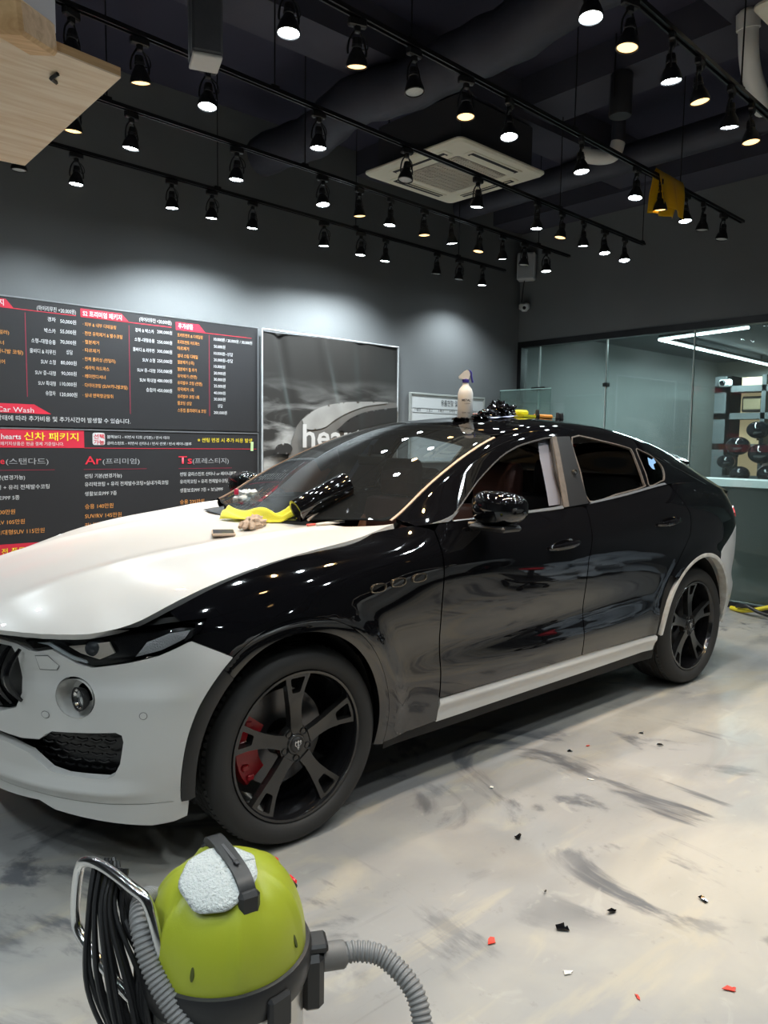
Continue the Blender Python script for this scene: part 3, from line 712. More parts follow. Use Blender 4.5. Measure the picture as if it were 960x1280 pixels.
# --- nose: bumper, lip, grille, lamps
intake = [(-1.10, .497), (-1.044, .495), (-.967, .491), (-.908, .500), (-.885, .522), (-.866, .535), (-.68, .549), (-.662, .540), (-.658, .518), (-.669, .444), (-.688, .401), (-.71, .388), (-.836, .387), (-.888, .396), (-.95, .445), (-1.02, .462), (-1.10, .468)]
fogc = (-.793, .656)
foghole = [(fogc[0]+.057*math.cos(t), fogc[1]+.066*math.sin(t)) for t in np.linspace(0, 2*PI, 28, endpoint=False)]
grl = [(-1.32, .815), (-.985, .800), (-.962, .765), (-.951, .70), (-.953, .65), (-.976, .595), (-1.03, .570), (-1.12, .552), (-1.32, .545)]
bt = [(-1.32, .835), (-.97, .812), (-.93, .795), (-.905, .793)] + [(-.857, .806), (-.785, .766), (-.739, .754), (-.634, .773), (-.536, .797), (-.47, .821), (-.44, .832), (-.425, .8345), (-.34, .792), (-.300, .770)]
fo = [p for p in arch_pts(0, .052, 90, 191, 40) if p[0] < -.297]
bump_poly = bt + fo + [(-.50, .300), (-.70, .298), (-.93, .302), (-1.02, .30), (-1.32, .29)]
def bump_f(a, z):
    P = bodyf(a, z).copy(); x = np.asarray(a, float); z = np.asarray(z, float)
    d = .018*np.exp(-((z-.338)/.026)**2)*np.clip((-.55-x)/.12, 0, 1)       # ledge under the intake
    P[..., 0] -= d*.8; P[..., 1] += d*.5; return P
bump = panel('front_bumper', WHITEP, car, bump_poly, bump_f, holes=[intake, foghole, grl[1:-1] + [(-1.315, .55), (-1.315, .81)]], step=.026, flange=.03, both=True)
lip_poly = [(-1.32, .287), (-1.02, .297), (-.93, .299), (-.70, .295), (-.50, .297), (-.474, .300), (-.440, .306), (-.428, .235), (-.47, .222), (-.547, .216), (-.708, .232), (-.88, .250), (-.933, .272), (-1.104, .255), (-1.32, .25)]
panel('front_lip', WHITEP, car, lip_poly, lambda a, z: bodyf(a, z)+np.stack([-.012*np.clip((.30-z)/.08, 0, 1), 0*z, 0*z], -1), step=.025, flange=.05, both=True)
WC = [(-.905, .779), (-.867, .784), (-.835, .755), (-.842, .741), (-.892, .737)]
SEAM = mat('seam_grey', (.12, .12, .12), .6)
panel('washer_seam', SEAM, bump, [(-.8695+(x+.8695)*1.07, .76+(z-.76)*1.12) for x, z in WC], bump_f, step=.02, flange=0, off=.0014)
panel('washer_cover', WHITEP, bump, WC, bump_f, step=.02, flange=.003, off=.0026)
for q in ((-.882, .590), (-.598, .606)):
    panel('sensor_seam', SEAM, bump, [(q[0]+.0125*math.cos(t), q[1]+.0125*math.sin(t)) for t in np.linspace(0, 2*PI, 16, endpoint=False)], bump_f, step=.01, flange=0, off=.0012)
    panel('parking_sensor', WHITEP, bump, [(q[0]+.0105*math.cos(t), q[1]+.0105*math.sin(t)) for t in np.linspace(0, 2*PI, 14, endpoint=False)], bump_f, step=.01, flange=.004, off=.0022)
# intake mesh
nk = panel('intake_mesh', GRILLB, car, [(-1.20, .36), (-1.20, .56), (-.63, .58), (-.62, .36)], lambda a, z: bodyf(a, z)*np.array([1, 1, 1])+np.stack([.055+0*a, -.045+0*a, 0*a], -1), step=.05, flange=0, both=True)
for r_ in range(6):
    zz = .405+r_*.024
    for c_ in range(9):
        a_ = -.72-.042*c_-(.021 if r_ % 2 else 0)
        P0 = bodyf(np.array([a_-.016, a_, a_+.016]), np.array([zz, zz-.006, zz]))+np.array([.040, -.032, 0])
        if r_ == 0 and c_ > 5: continue
        MB().tube([(p[0], -p[1], p[2]) for p in P0], .0042, 5).build('mesh_bar', GRILLB, nk)
# fog lamp
Pf = bodyf(np.array(fogc[0]), np.array(fogc[1])); Pa = bodyf(np.array(fogc[0]-.02), np.array(fogc[1])); Pb = bodyf(np.array(fogc[0]+.02), np.array(fogc[1]))
tn = (Pb-Pa); nrm = np.array([-tn[1], tn[0], 0]); nrm /= np.linalg.norm(nrm); nrm = nrm if nrm[0] < 0 else -nrm
for s_ in SG:
    n3 = Vector((nrm[0], nrm[1]*s_, 0)); pos = Vector((Pf[0], Pf[1]*s_, Pf[2]))
    fg = empty('fog_lamp', pos, 0, car); q = Vector((0, 0, 1)).rotation_difference(n3).to_matrix().to_4x4()
    k = MB(); k.lathe([(.062, .002), (.056, -.02), (.044, -.06), (.030, -.065)], 28); k.xf(Matrix.Diagonal((1.02, 1.1, 1, 1)) if abs(q[2][1]) > .5 else Matrix.Diagonal((1.1, 1.02, 1, 1))); k.xf(q).build('bowl', WHITEP, fg)
    dirn = Vector((-1, .0, 0)); q2 = Vector((0, 0, 1)).rotation_difference(Vector((-1, .15*s_, 0)).normalized()).to_matrix().to_4x4(); T = Matrix.Translation(Vector((.018, .014*s_, 0)))
    MB().lathe([(0, -.01), (.030, -.01), (.037, .002), (.040, .016), (.036, .017), (.031, .004)], 26).xf(q2).xf(T).build('bezel', GRILLB, fg)
    MB().lathe([(0, .008), (.02, .006), (.031, .001)], 24).xf(q2).xf(T).build('lens', mat('lamp_projector', (.5, .52, .53), .08, .8), fg)
    MB().lathe([(.030, .003), (.034, .012), (.037, .013)], 24).xf(q2).xf(T).build('ring', CHROME, fg)
# grille
gb = panel('grille', GRILLB, car, [(-1.32, .54), (-1.32, .83), (-.96, .81), (-.94, .70), (-.95, .58)], lambda a, z: bodyf(a, z)+np.stack([.10+0*a, -.02+0*a, 0*a], -1), step=.05, flange=0, both=True)
for k_ in range(9):
    yy = .05+.062*k_
    for s_ in SG:
        zl, zt_ = .565+.02*max(0, k_-5), .80
        pts = [(-.90+.06*(yy/.5)**2-.045*math.sin(PI*t)-.02, s_*(yy+.006*math.sin(PI*t)), zl+(zt_-zl)*t) for t in np.linspace(0, 1, 9)]
        MB().tube(pts, .009, 6, rad=[.006+.006*math.sin(PI*t) for t in np.linspace(0, 1, 9)]).build('grille_slat', mat('gloss_black_slat', (.006, .006, .007), .12), gb)
# headlights
def hl_in(d): return lambda a, z: bodyf(a, z)+np.stack([d+0*a, -d*.55+0*a, 0*a], -1)
hlbk = [(x*1.0, z) for x, z in HL]
for s_ in SG:
    h = panel('headlight', mat('headlight_black', (.008, .008, .009), .2), car, hlbk, hl_in(.045), step=.03, flange=-.045, sgn=s_)
    panel('lens', GLL, h, hlbk, bodyf, step=.03, flange=.0, off=-.002, sgn=s_)
    panel('reflector', mat('headlight_reflector', (.88, .78, .68), .35, .2), h, [(-.82, .815), (-.70, .835), (-.685, .80), (-.73, .778), (-.785, .795)], hl_in(.020), step=.02, flange=.01, sgn=s_)
    panel('turn_signal', mat('headlight_grain', (.92, .93, .95), .4, 0, bump=(300, 1.0)), h, [(-.615, .793), (-.575, .838), (-.50, .862), (-.425, .868), (-.45, .845), (-.535, .812)], hl_in(.006), step=.02, flange=.01, sgn=s_)
    panel('light_guide', mat('light_guide', (.85, .92, .97), .2, 0), h, [(-.905, .822), (-.87, .818), (-.795, .778), (-.755, .768), (-.76, .776), (-.80, .79), (-.865, .828)], hl_in(.004), step=.02, flange=.008, sgn=s_)
    pj = bodyf(np.array(-.755), np.array(.81))+np.array([.035, -.02, 0])
    MB().lathe([(0, .028), (.014, .026), (.026, .016), (.032, 0), (.032, -.02)], 20).xf(Vector((0, 0, 1)).rotation_difference(Vector((-1, s_*.4, 0)).normalized()).to_matrix().to_4x4()).build('projector', mat('projector_glass', (.08, .09, .10), .03, .2), h, loc=(pj[0], s_*pj[1], pj[2]))
# dark filler between bonnet nose and bumper top
panel('nose_filler', SHELLM, car, [(-1.32, .80), (-1.32, .89), (-.95, .87), (-.7, .885), (-.45, .90), (-.43, .83), (-.7, .75), (-.95, .79)], lambda a, z: bodyf(a, z)+np.stack([.06+0*a, -.05+0*a, 0*a], -1), step=.06, flange=0, both=True)
# --- tail
rbump = [(4.32, .30), (4.32, 1.012)] + [(x, z-.006) for x, z in rb_top[::-1][1:]]
ra3 = [p for p in arch_pts(1, .026, -6, 90, 40) if p[0] > 3.195]
rbump = rbump + ra3[::-1] + [(3.50, .31)]
panel('rear_bumper', WHITEP, car, rbump, bodyf, step=.035, both=True)
for s_ in SG:
    tl = panel('tail_light', mat('tail_light_red', (.42, .010, .012), .12, 0, .5, .5, emit=(1, .03, .02), es=.15), car, [(3.60, 1.030), (3.56, 1.060), (3.60, 1.095), (3.75, 1.115), (4.0, 1.11), (4.0, 1.045), (3.8, 1.035)], bodyf, step=.03, off=.006, sgn=s_)
# --- greenhouse
def tz(x, z): return float(t_of_z(np.array(x), np.array(z)))
FW = [(.829, .02), (.925, .169), (1.077, .285), (1.194, .339), (1.345, .388), (1.496, .413), (1.64, .421), (1.80, .428), (1.805, .40), (1.725, .212), (1.66, .015), (1.256, .012)]
RW = [(2.005, .421), (2.284, .401), (2.56, .358), (2.60, .33), (2.575, .22), (2.535, .06), (2.50, .026), (2.176, .019), (1.90, .012), (1.925, .194)]
QW = [(2.656, .345), (2.74, .335), (2.82, .300), (2.868, .22), (2.862, .143), (2.80, .055), (2.74, .038), (2.575, .022), (2.60, .12)]
FWs, RWs, QWs = [catmull(q, 3, True) for q in (FW, RW, QW)]
ws_side = [(x, float(t_of_y(np.array(x), np.array(float(yr(x))-.022)))) for x in np.linspace(1.40, .625, 20)]
roof_edge = [(x, float(t_of_y(np.array(x), np.array(float(yr(x))-.028)))) for x in np.linspace(3.55, 1.42, 24)]
frame_poly = [(.64, .002), (1.0, .003), (2.0, .003), (2.83, .003), (3.3, .0), (3.62, .0), (3.72, .25), (3.66, .48)] + roof_edge + ws_side
def up_f(x, t): return up(x, t)
gf = mk('greenhouse_frame', BLACKP, frame_poly, up_f, holes=[FWs, RWs, QWs], step=.035, flange=.02)
# B pillar panel, window edges
BP = [(1.672, .006), (1.735, .212), (1.815, .40), (1.835, .425), (1.985, .422), (1.915, .194), (1.885, .006)]
mk('pillar_cover', TRIMB, BP, up_f, step=.03, off=.003, flange=.01)
def strip(poly, w):
    """band of width w just outside a closed outline"""
    P = np.array(poly); c = P.mean(0); n = len(P); out = []
    for i in range(n):
        d = P[(i+1) % n]-P[i-1]; d = d*np.array([1, 1]); nn = np.array([d[1], -d[0]]); nn /= max(np.linalg.norm(nn), 1e-9)
        if nn @ (P[i]-c) < 0: nn = -nn
        out.append(tuple(P[i]+nn*w))
    return out
for (wp, m_, nm) in ((FWs, mat('window_rubber', (.03, .027, .025), .5), 'window_edge'), (RWs, TAPE, 'window_edge'), (QWs, TAPE, 'window_edge')):
    w2 = strip(wp, -.009)
    mk(nm, m_, wp, up_f, holes=[w2], step=.02, off=.002, flange=.012)
mk('pillar_edge_tape', TAPE, [(1.664, .006), (1.728, .212), (1.806, .40), (1.82, .426), (1.855, .425), (1.775, .212), (1.708, .006)], up_f, step=.02, off=.006, flange=.006)
GREYIN = mat('grey_pillar_liner', (.17, .17, .20), .6)
mk('belt_trim', mat('belt_strip', (.35, .37, .40), .25, .6), [(.82, .0), (1.66, .0), (1.66, .016), (.84, .014)], up_f, step=.03, off=.006, flange=.01)
mk('belt_trim', mat('belt_strip', (.35, .37, .40), .25, .6), [(1.90, .0), (2.78, .004), (2.76, .022), (1.90, .012)], up_f, step=.03, off=.006, flange=.01)
# glazing
low = [(1.895, .014), (1.91, .16), (2.2, .155), (2.42, .115), (2.52, .05), (2.50, .026), (2.176, .018)]
for s_, dd in zip(SG, doors_r): panel('window_glass', GLT, dd, low, up_f, step=.05, off=-.012, flange=0, sgn=s_)
panel('window_glass', GLT, doors_f[1], FW, up_f, step=.05, off=-.012, flange=0, sgn=1)
mk('quarter_glass', GLT, QWs, up_f, step=.04, off=-.004, flange=0)
def wtop(x, y):
    t = t_of_y(np.asarray(x, float), np.maximum(np.abs(np.asarray(y, float)), 0)); P = up(x, t).copy(); P[..., 1] = P[..., 1]*np.sign(np.where(np.asarray(y, float) == 0, 1, y)); return P
wsh = [(.375, 0.), (.415, .30), (.505, .56), (.585, .72)] + [(x, float(yr(x))-.026) for x in np.linspace(.64, 1.37, 12)] + [(1.405, .60), (1.435, .40), (1.455, .2), (1.46, 0.)]
wsh2 = wsh + [(x, -y) for x, y in wsh[::-1] if y > 1e-6]
wsg = panel('windscreen', GLW, car, wsh2, wtop, step=.05, flange=.0, sgn=1, center=(2, 0, 0))
bl = wsh2; bi_ = [(.45+(x-.45)*.955+.015, y*.955) for x, y in wsh2]
panel('ceramic_band', mat('windscreen_band', (.006, .006, .007), .3), wsg, bl, wtop, holes=[bi_], step=.05, off=-.006, flange=0, sgn=1, center=(2, 0, 0))
for s_ in SG: panel('edge_tape', PEACH, wsg, [(x, float(yr(x))-.024) for x in np.linspace(.60, 1.40, 18)] + [(x, float(yr(x))-.036) for x in np.linspace(1.40, .60, 18)], lambda x, y: up(x, t_of_y(np.asarray(x, float), np.asarray(y, float))), step=.03, off=.004, flange=.004, sgn=s_, center=(2, 0, 0))
rf = [(1.465, 0.), (1.46, .2), (1.44, .40), (1.41, .60)] + [(x, float(yr(x))-.032) for x in np.linspace(1.45, 3.52, 26)] + [(3.56, .40), (3.58, 0.)]
panel('roof', BLACKP, car, rf + [(x, -y) for x, y in rf[::-1] if y > 1e-6], wtop, step=.05, flange=.012, sgn=1, center=(2, 0, 0))
tg = [(3.59, 0.), (3.57, .40), (3.54, .55), (3.70, .56), (3.86, .52), (3.93, .35), (3.95, 0.)]
panel('tailgate_glass', mat('rear_glass_black', (.005, .005, .006), .04), car, tg + [(x, -y) for x, y in tg[::-1] if y > 1e-6], wtop, step=.05, flange=.01, sgn=1, center=(2, 0, 0))
# roof spoiler
sp = MB(); n = 24
for i in range(n+1):
    y = -.52+1.04*i/n; q = 1-(abs(y)/.54)**4; bx = 3.50; zt_ = float(up(np.array(bx), t_of_y(np.array(bx), np.array(abs(y))))[2])
    tipx = 3.66+.05*q
    sp.v += [(3.44, y, float(up(np.array(3.44), t_of_y(np.array(3.44), np.array(abs(y))))[2])-.004), (bx+.02, y, zt_+.012*q), (tipx, y, zt_-.012), (tipx+.004, y, zt_-.026), (bx+.05, y, zt_-.055)]
for i in range(n):
    a = 5*i
    for j in range(4): sp.f.append((a+j, a+j+5, a+j+6, a+j+1))
sp.build('roof_spoiler', mat('spoiler_gloss', (.05, .055, .06), .12, 0, .5, .5), car)
# --- side details
def on_side(x, z): P = side(np.array(x), np.array(z)); return float(P[1])
for s_ in SG:
    for k_, (x, z) in enumerate(((.347, .929), (.451, .940), (.561, .948))):
        y = on_side(x, z)
        v = empty('side_vent', (x, s_*y, z), 0, car)
        prof = [(.036*math.copysign(abs(math.cos(t))**.7, math.cos(t))+.006*math.sin(t), .0155*math.copysign(abs(math.sin(t))**.7, math.sin(t))) for t in np.linspace(0, 2*PI, 22, endpoint=False)]
        M = Matrix(((1, 0, 0, 0), (0, 0, s_, 0), (0, 1, 0, 0), (0, 0, 0, 1)))
        ring = MB(); n = len(prof)
        for (sc_, d_) in ((1.15, -.004), (1.10, .006), (.95, .007), (.86, -.004)):
            ring.v += [(p[0]*sc_, p[1]*sc_, d_) for p in prof]
        for a in range(3):
            for i in range(n): j = (i+1) % n; ring.f.append((a*n+i, a*n+j, (a+1)*n+j, (a+1)*n+i))
        ring.xf(M).build('vent_ring', mat('vent_ring', (.22, .19, .15), .22, .9), v)
        MB().prism([(p[0]*.9, p[1]*.9) for p in prof], -.003, -.0005, M).build('vent_core', GRILLB, v)
for s_, fd, rd in ((-1, doors_f[0], doors_r[0]), (1, doors_f[1], doors_r[1])):
    for dd, x, z in ((fd, 1.535, 1.007), (rd, 2.545, 1.062)):
        y = on_side(x, z)
        k = MB(); pts = [(-.115, .0, -.010), (-.09, .022, -.006), (-.04, .034, -.001), (.03, .036, .004), (.085, .028, .009), (.112, .004, .012)]
        k.tube([(x+a, s_*(y+b), z+c) for a, b, c in catmull(pts, 4)], .014, 10, rad=[.009+.008*math.sin(PI*i/20) for i in range(21)])
        k.build('door_handle', BLACKP, dd)
        c_ = MB(); m_ = 18
        prof = [(.095*math.cos(t), .026*math.sin(t)) for t in np.linspace(0, 2*PI, m_, endpoint=False)]
        c_.prism(prof, .0, .002, Matrix(((1, 0, 0, x), (0, 0, s_, s_*(on_side(x, z)-.001)), (.1, 1, 0, z), (0, 0, 0, 1)))).build('handle_recess', mat('handle_recess', (.004, .004, .005), .12), dd)
# round mark on the front door corner
y = on_side(.775, 1.105)
k = MB(); k.tube([(.755, -(y+.002), 1.10), (.757, -(y-.004), 1.122), (.785, -(y-.006), 1.125), (.79, -(y+.0), 1.10), (.775, -(y+.004), 1.088), (.755, -(y+.002), 1.10)], .0012, 5); k.build('film_tab', BLACKP, doors_f[0])
# mirrors
for s_ in SG:
    mr = empty('door_mirror', (.945, s_*1.05, 1.203), 0, car)
    k = MB(); nu, nv = 22, 14
    for i in range(nv+1):
        ph = -PI/2+PI*i/nv
        for j in range(nu):
            th = 2*PI*j/nu; f_ = lambda c, e: math.copysign(abs(c)**e, c)
            X = -.088*f_(math.cos(ph), .7)*f_(math.cos(th), .75); Y = .128*f_(math.cos(ph), .7)*f_(math.sin(th), .75); Z = .074*f_(math.sin(ph), .75)
            if X > .052: X = .052
            Z *= (1-.10*(Y/.13)) ; X += .02*(Y/.13)**2
            k.v.append((X, s_*Y, Z+.018))
    for i in range(nv):
        for j in range(nu): q = (j+1) % nu; k.f.append((i*nu+j, i*nu+q, (i+1)*nu+q, (i+1)*nu+j)[::s_])
    k.build('mirror_cap', BLACKP, mr, sharp=50)
    MB().prism([(.112*f_(math.cos(t), .8), .058*f_(math.sin(t), .8)) for t in np.linspace(0, 2*PI, 24, endpoint=False)], .051, .0535, Matrix(((0, 0, 1, 0), (1, 0, 0, 0), (0, 1, 0, .018), (0, 0, 0, 1)))).build('mirror_glass', mat('mirror_glass', (.7, .72, .74), .03, 1), mr)
    k = MB(); k.box((.0, s_*-.01, -.066), (.13, .20, .026), .011); k.build('mirror_base', TRIMB, mr)
    k = MB(); k.tube([(-.01, s_*-.10, -.066), (-.05, s_*-.17, -.072)], .03, 10, rad=[.018, .024]); k.build('mirror_arm', TRIMB, mr)
    panel('mirror_triangle', TRIMB, car, [(.70, .004), (.80, .004), (.90, .12), (.86, .10)], up_f, step=.03, off=.004, flange=.008, sgn=s_)
# underbody
ub = MB(); ub.box((1.5, 0, .27), (4.3, 1.15, .10), .03); ub.box((1.65, 0, .27), (1.75, 1.75, .10), .03); ub.build('underbody', SHELLM, car)
panel('nose_undertray', SHELLM, car, [(-.62, -.70), (-.43, -.80), (-.43, .80), (-.62, .70), (-.78, .3), (-.78, -.3)], lambda x, y: np.stack([x, y, .262+0*x], -1), step=.2, flange=0, sgn=1)
# --- wheels: the rim barrel is the wheel, everything else on it hangs below
RUB = mat('tyre_rubber', (.018, .018, .018), .68, noise=(6, .5, (.026, .025, .024)))
RIMM = mat('gloss_black_rim', (.008, .008, .009), .14, 0, .5, .4); SPOKE = mat('satin_black_spoke', (.016, .0155, .015), .26, 0, .5, .3)
RED = mat('red_caliper', (.40, .012, .02), .35)
TR = .372
def spoke_patch():
    # one Y spoke in the plane (x tangential, y radial), slot near the rim
    L_ = [(.026, .060), (.024, .105), (.027, .150), (.038, .205), (.055, .262), (.062, .274)]
    poly = L_ + [(-x, y) for x, y in L_[::-1]]
    slot = [(.014, .196), (.019, .202), (.0315, .252), (.028, .257), (-.028, .257), (-.0315, .252), (-.019, .202), (-.014, .196)]
    def fn(x, y):
        x, y = np.broadcast_arrays(np.asarray(x, float), np.asarray(y, float)); t = np.clip((y-.06)/.215, 0, 1)
        z = .000-.016*np.sin(t*PI)*.8+.012*t - .9*x*x*(1-.5*t); return np.stack([x, y, z], -1)
    return patch(poly, fn, holes=[slot], step=.014, flange=.034, sgn=1, center=(0, .16, -5))
SPV = spoke_patch()
def wheel(cx, s_, front):
    yo = .962
    def MW(): return Matrix(((1, 0, 0, 0), (0, 0, s_, 0), (0, 1, 0, 0), (0, 0, 0, 1)))       # local z -> outward
    w = empty('wheel', (cx, s_*(yo-.035), TR), 0, car)
    k = MB(); k.lathe([(.283, -.006), (.286, .002), (.281, .009), (.272, .008), (.266, -.004), (.262, -.03), (.250, -.10), (.245, -.19)], 64); k.xf(MW()).build('rim', RIMM, w)
    tp = [(.281, -.004), (.290, .012), (.310, .022), (.330, .024), (.345, .018), (.358, .006), (.3665, -.012), (.3695, -.022)]
    y = -.022
    for (g0, g1) in ((-.055, -.065), (-.100, -.111), (-.146, -.157), (-.190, -.200)):
        tp += [(.3715, g0), (.363, g0-.001), (.363, g1+.001), (.3715, g1)]
    tp += [(.3695, -.232), (.3665, -.242), (.358, -.258), (.34, -.272), (.31, -.278), (.281, -.25)]
    t = MB().lathe(tp, 96).xf(MW()).build('tyre', RUB, w, sharp=50)
    # shoulder tread blocks
    tb = MB()
    for j in range(84):
        M = Matrix.Rotation(2*PI*j/84, 4, 'Z')
        tb.box((0, 0, 0), (.006, .0165, .036), 0, M @ Matrix.Translation((.3655, 0, -.026)) @ Matrix.Rotation(-.45, 4, 'Y'))
        tb.box((0, 0, 0), (.004, .014, .030), 0, M @ Matrix.Translation((.3705, 0, -.083)))
        tb.box((0, 0, 0), (.004, .014, .026), 0, M @ Matrix.Translation((.3705, 0, -.128)))
    tbo = tb.xf(MW()).build('tread_blocks', RUB, w, smooth=False); tbo['kind'] = 'stuff'
    V, F, N = SPV
    me0 = None; rot0 = 0.0
    for j in range(5):
        R = Matrix.Rotation(rot0*s_+2*PI*j/5, 4, 'Z'); T = MW() @ R @ Matrix.Translation((0, 0, -.012))
        VV = [T @ Vector(v) for v in V]; NN = [(T.to_3x3() @ Vector(n)) for n in N]; FF = [f[::s_*-1] for f in F] if s_ > 0 else [f[::-1] for f in F]
        meshobj('spoke', VV, FF if T.determinant() < 0 else F, SPOKE, w, True, None, None, NN)
    k = MB(); k.lathe([(0, -.013), (.036, -.012), (.040, -.018), (.058, -.016), (.070, -.020), (.074, -.045), (.06, -.05)], 40); k.xf(MW()).build('hub', SPOKE, w)
    k = MB(); k.lathe([(0, -.006), (.025, -.0065), (.0295, -.010), (.031, -.016)], 28); c = k.xf(MW()).build('centre_cap', TRIMB, w)
    # trident mark
    e = MB(); r_ = .0022; zz = -.0045
    Mz = MW()
    for pts in ([(0, -.016), (0, .017)], [(-.011, .012), (-.012, .002), (-.006, -.004), (0, -.005), (.006, -.004), (.012, .002), (.011, .012)], [(-.004, .011), (0, .018), (.004, .011)], [(-.014, .010), (-.011, .016), (-.008, .010)], [(.008, .010), (.011, .016), (.014, .010)], [(-.005, -.009), (.005, -.009)]):
        e.tube([(x, y_, zz) for x, y_ in pts], r_, 5)
    e.xf(Mz).build('emblem', mat('emblem_silver', (.7, .7, .7), .25, .9), c)
    for j in range(5):
        t_ = rot0*s_+PI/2+2*PI*(j+.5)/5; px_, py_ = .054*math.cos(t_), .054*math.sin(t_)
        MB().lathe([(.0, -.026), (.008, -.025), (.0095, -.03)], 6).xf(MW() @ Matrix.Translation((px_, py_, 0))).build('lug_nut', CHROME if j == 0 else TRIMB, w)
        MB().lathe([(.0135, -.014), (.0125, -.0155), (.012, -.034), (0, -.035)], 16).xf(MW() @ Matrix.Translation((px_, py_, .002))).build('lug_seat', GRILLB, w)
    k = MB(); k.lathe([(.07, -.12), (.185, -.12), (.185, -.145), (.07, -.145)], 48); k.xf(MW()).build('brake_disc', mat('disc_steel', (.10, .10, .105), .3, .8), w)
    cal = MB()
    for j in range(9):
        a = math.radians(142+ 76*j/8); c_, q_ = math.cos(a)*(1), math.sin(a)
        cal.v += [(.125*c_, .125*q_, -.085), (.215*c_, .215*q_, -.085), (.222*c_, .222*q_, -.10), (.222*c_, .222*q_, -.16), (.125*c_, .125*q_, -.095)]
    for j in range(8):
        a = 5*j
        for i in range(4): cal.f.append((a+i, a+5+i, a+6+i, a+1+i))
    cal.f += [(0, 1, 2, 3, 4), (40, 44, 43, 42, 41)]
    if front:
        c1 = cal.xf(MW()).build('caliper', RED, w)
        for a in (150, 172, 200, 214):
            MB().box((.19*math.cos(math.radians(a)), .19*math.sin(math.radians(a)), -.082), (.030, .022, .012), .004).xf(MW()).build('caliper_bolt', RED, w)
    return w
for cx in (0, 3.004):
    for s_ in SG: wheel(cx, s_, cx == 0)
# --- cabin
DARKIN = mat('black_interior', (.010, .010, .011), .55); BROWN = mat('brown_leather', (.085, .034, .027), .42, bump=(120, .15)); TAN = mat('tan_leather', (.38, .15, .075), .42)
def seat(x, y, name='front_seat', m=BROWN, m2=TAN, wdt=.50):
    s = empty(name, (x, y, .48), 0, car)
    def cushion(nm, prof, w, m, rnd=.06):
        # profile in x-z, extruded along y with pillowed sides
        k = MB(); P = catmull(prof, 4, True); n = len(P); c = np.mean(P, 0); ys = [-1, -.92, -.7, -.35, 0, .35, .7, .92, 1]; sc = [.72, .90, .98, 1, 1.0, 1, .98, .90, .72]
        for yy, q in zip(ys, sc): k.v += [(c[0]+(p[0]-c[0])*q, yy*w/2, c[1]+(p[1]-c[1])*(q*.15+.85)) for p in P]
        for a in range(len(ys)-1):
            for i in range(n): j = (i+1) % n; k.f.append((a*n+i, a*n+j, (a+1)*n+j, (a+1)*n+i))
        k.f.append(tuple(range(n))[::-1]); k.f.append(tuple((len(ys)-1)*n+i for i in range(n)))
        return k.build(nm, m, s, sharp=60)
    cushion('seat_cushion', [(-.28, .02), (-.27, .12), (-.15, .15), (.15, .11), (.24, .08), (.24, -.05), (-.2, -.06)], wdt, m)
    cushion('backrest', [(.16, .05), (.20, .30), (.29, .62), (.33, .67), (.40, .66), (.43, .58), (.36, .30), (.30, .02), (.22, -.02)], wdt, m)
    cushion('headrest', [(.31, .70), (.31, .82), (.34, .90), (.40, .915), (.45, .88), (.45, .74), (.41, .69), (.35, .68)], .27, m)
    for q in (-.06, .06): MB().tube([(.38, q, .62), (.385, q, .72)], .008, 8).build('headrest_post', CHROME, s)
    for q in (-1, 1): 
        k = MB(); k.tube([(x_, q*wdt*.46, z_) for x_, z_ in ((.17, .08), (.22, .30), (.30, .50), (.34, .58))], .05, 10, rad=[.05, .06, .055, .03]); k.build('side_bolster', m2, s)
    return s
seat(1.33, -.40); seat(1.33, .40)
bx = seat(2.40, 0, 'rear_bench', DARKIN, DARKIN, 1.30)
# dash, wheel, console, liners
dv = [(.42, 1.03), (.60, 1.075), (.80, 1.06), (.93, .99), (.95, .90), (.88, .80), (.80, .60), (.42, .60)]
k = MB(); n = len(dv)
for y in (-.76, -.4, 0, .4, .76): k.v += [(x_, y, z_+(.012 if abs(y) == .4 else 0)) for x_, z_ in dv]
for a in range(4):
    for i in range(n): j = (i+1) % n; k.f.append((a*n+i, a*n+j, (a+1)*n+j, (a+1)*n+i))
k.build('dashboard', DARKIN, car, sharp=50)
st = empty('steering_wheel', (1.07, -.40, .99), 0, car); st.rotation_euler = (0, math.radians(-65), 0)
k = MB(); k.tube([(.185*math.cos(t), .185*math.sin(t), 0) for t in np.linspace(0, 2*PI, 33)], .017, 8, cap=False); k.build('wheel_rim', DARKIN, st)
for t in (0, PI*.85, PI*1.15): MB().tube([(.04*math.cos(t), .04*math.sin(t), -.01), (.18*math.cos(t), .18*math.sin(t), 0)], .015, 8).build('wheel_spoke', DARKIN, st)
MB().lathe([(0, .02), (.05, .015), (.06, -.02), (0, -.03)], 18).build('airbag_cover', DARKIN, st)
MB().box((1.35, 0, .62), (.9, .22, .28), .05).build('centre_console', DARKIN, car)
MB().box((1.65, 0, .34), (2.5, 1.6, .04)).build('cabin_floor', DARKIN, car)
panel('headliner', mat('grey_headliner', (.16, .155, .15), .8), car, [(1.48, -.52), (1.46, .0), (1.48, .52), (3.3, .48), (3.3, -.48)], lambda x, y: wtop(x, y)-np.array([0, 0, .035]), step=.15, flange=0, sgn=1, center=(2, 0, 0))
mk('pillar_liner', GREYIN, [(1.60, .02), (1.68, .30), (1.74, .43), (1.90, .43), (1.84, .2), (1.80, .02)], lambda x, t: up(x, t)-np.stack([0*x, .035+0*x, 0*x], -1), step=.05, flange=0)
mk('door_card', DARKIN, [(.75, .45), (.75, 1.08), (1.2, 1.13), (1.9, 1.15), (2.45, 1.18), (2.45, .45)], inset(.07), step=.15, flange=0)
MB().box((3.1, 0, .85), (.05, 1.5, .9)).build('load_bay_wall', DARKIN, car)
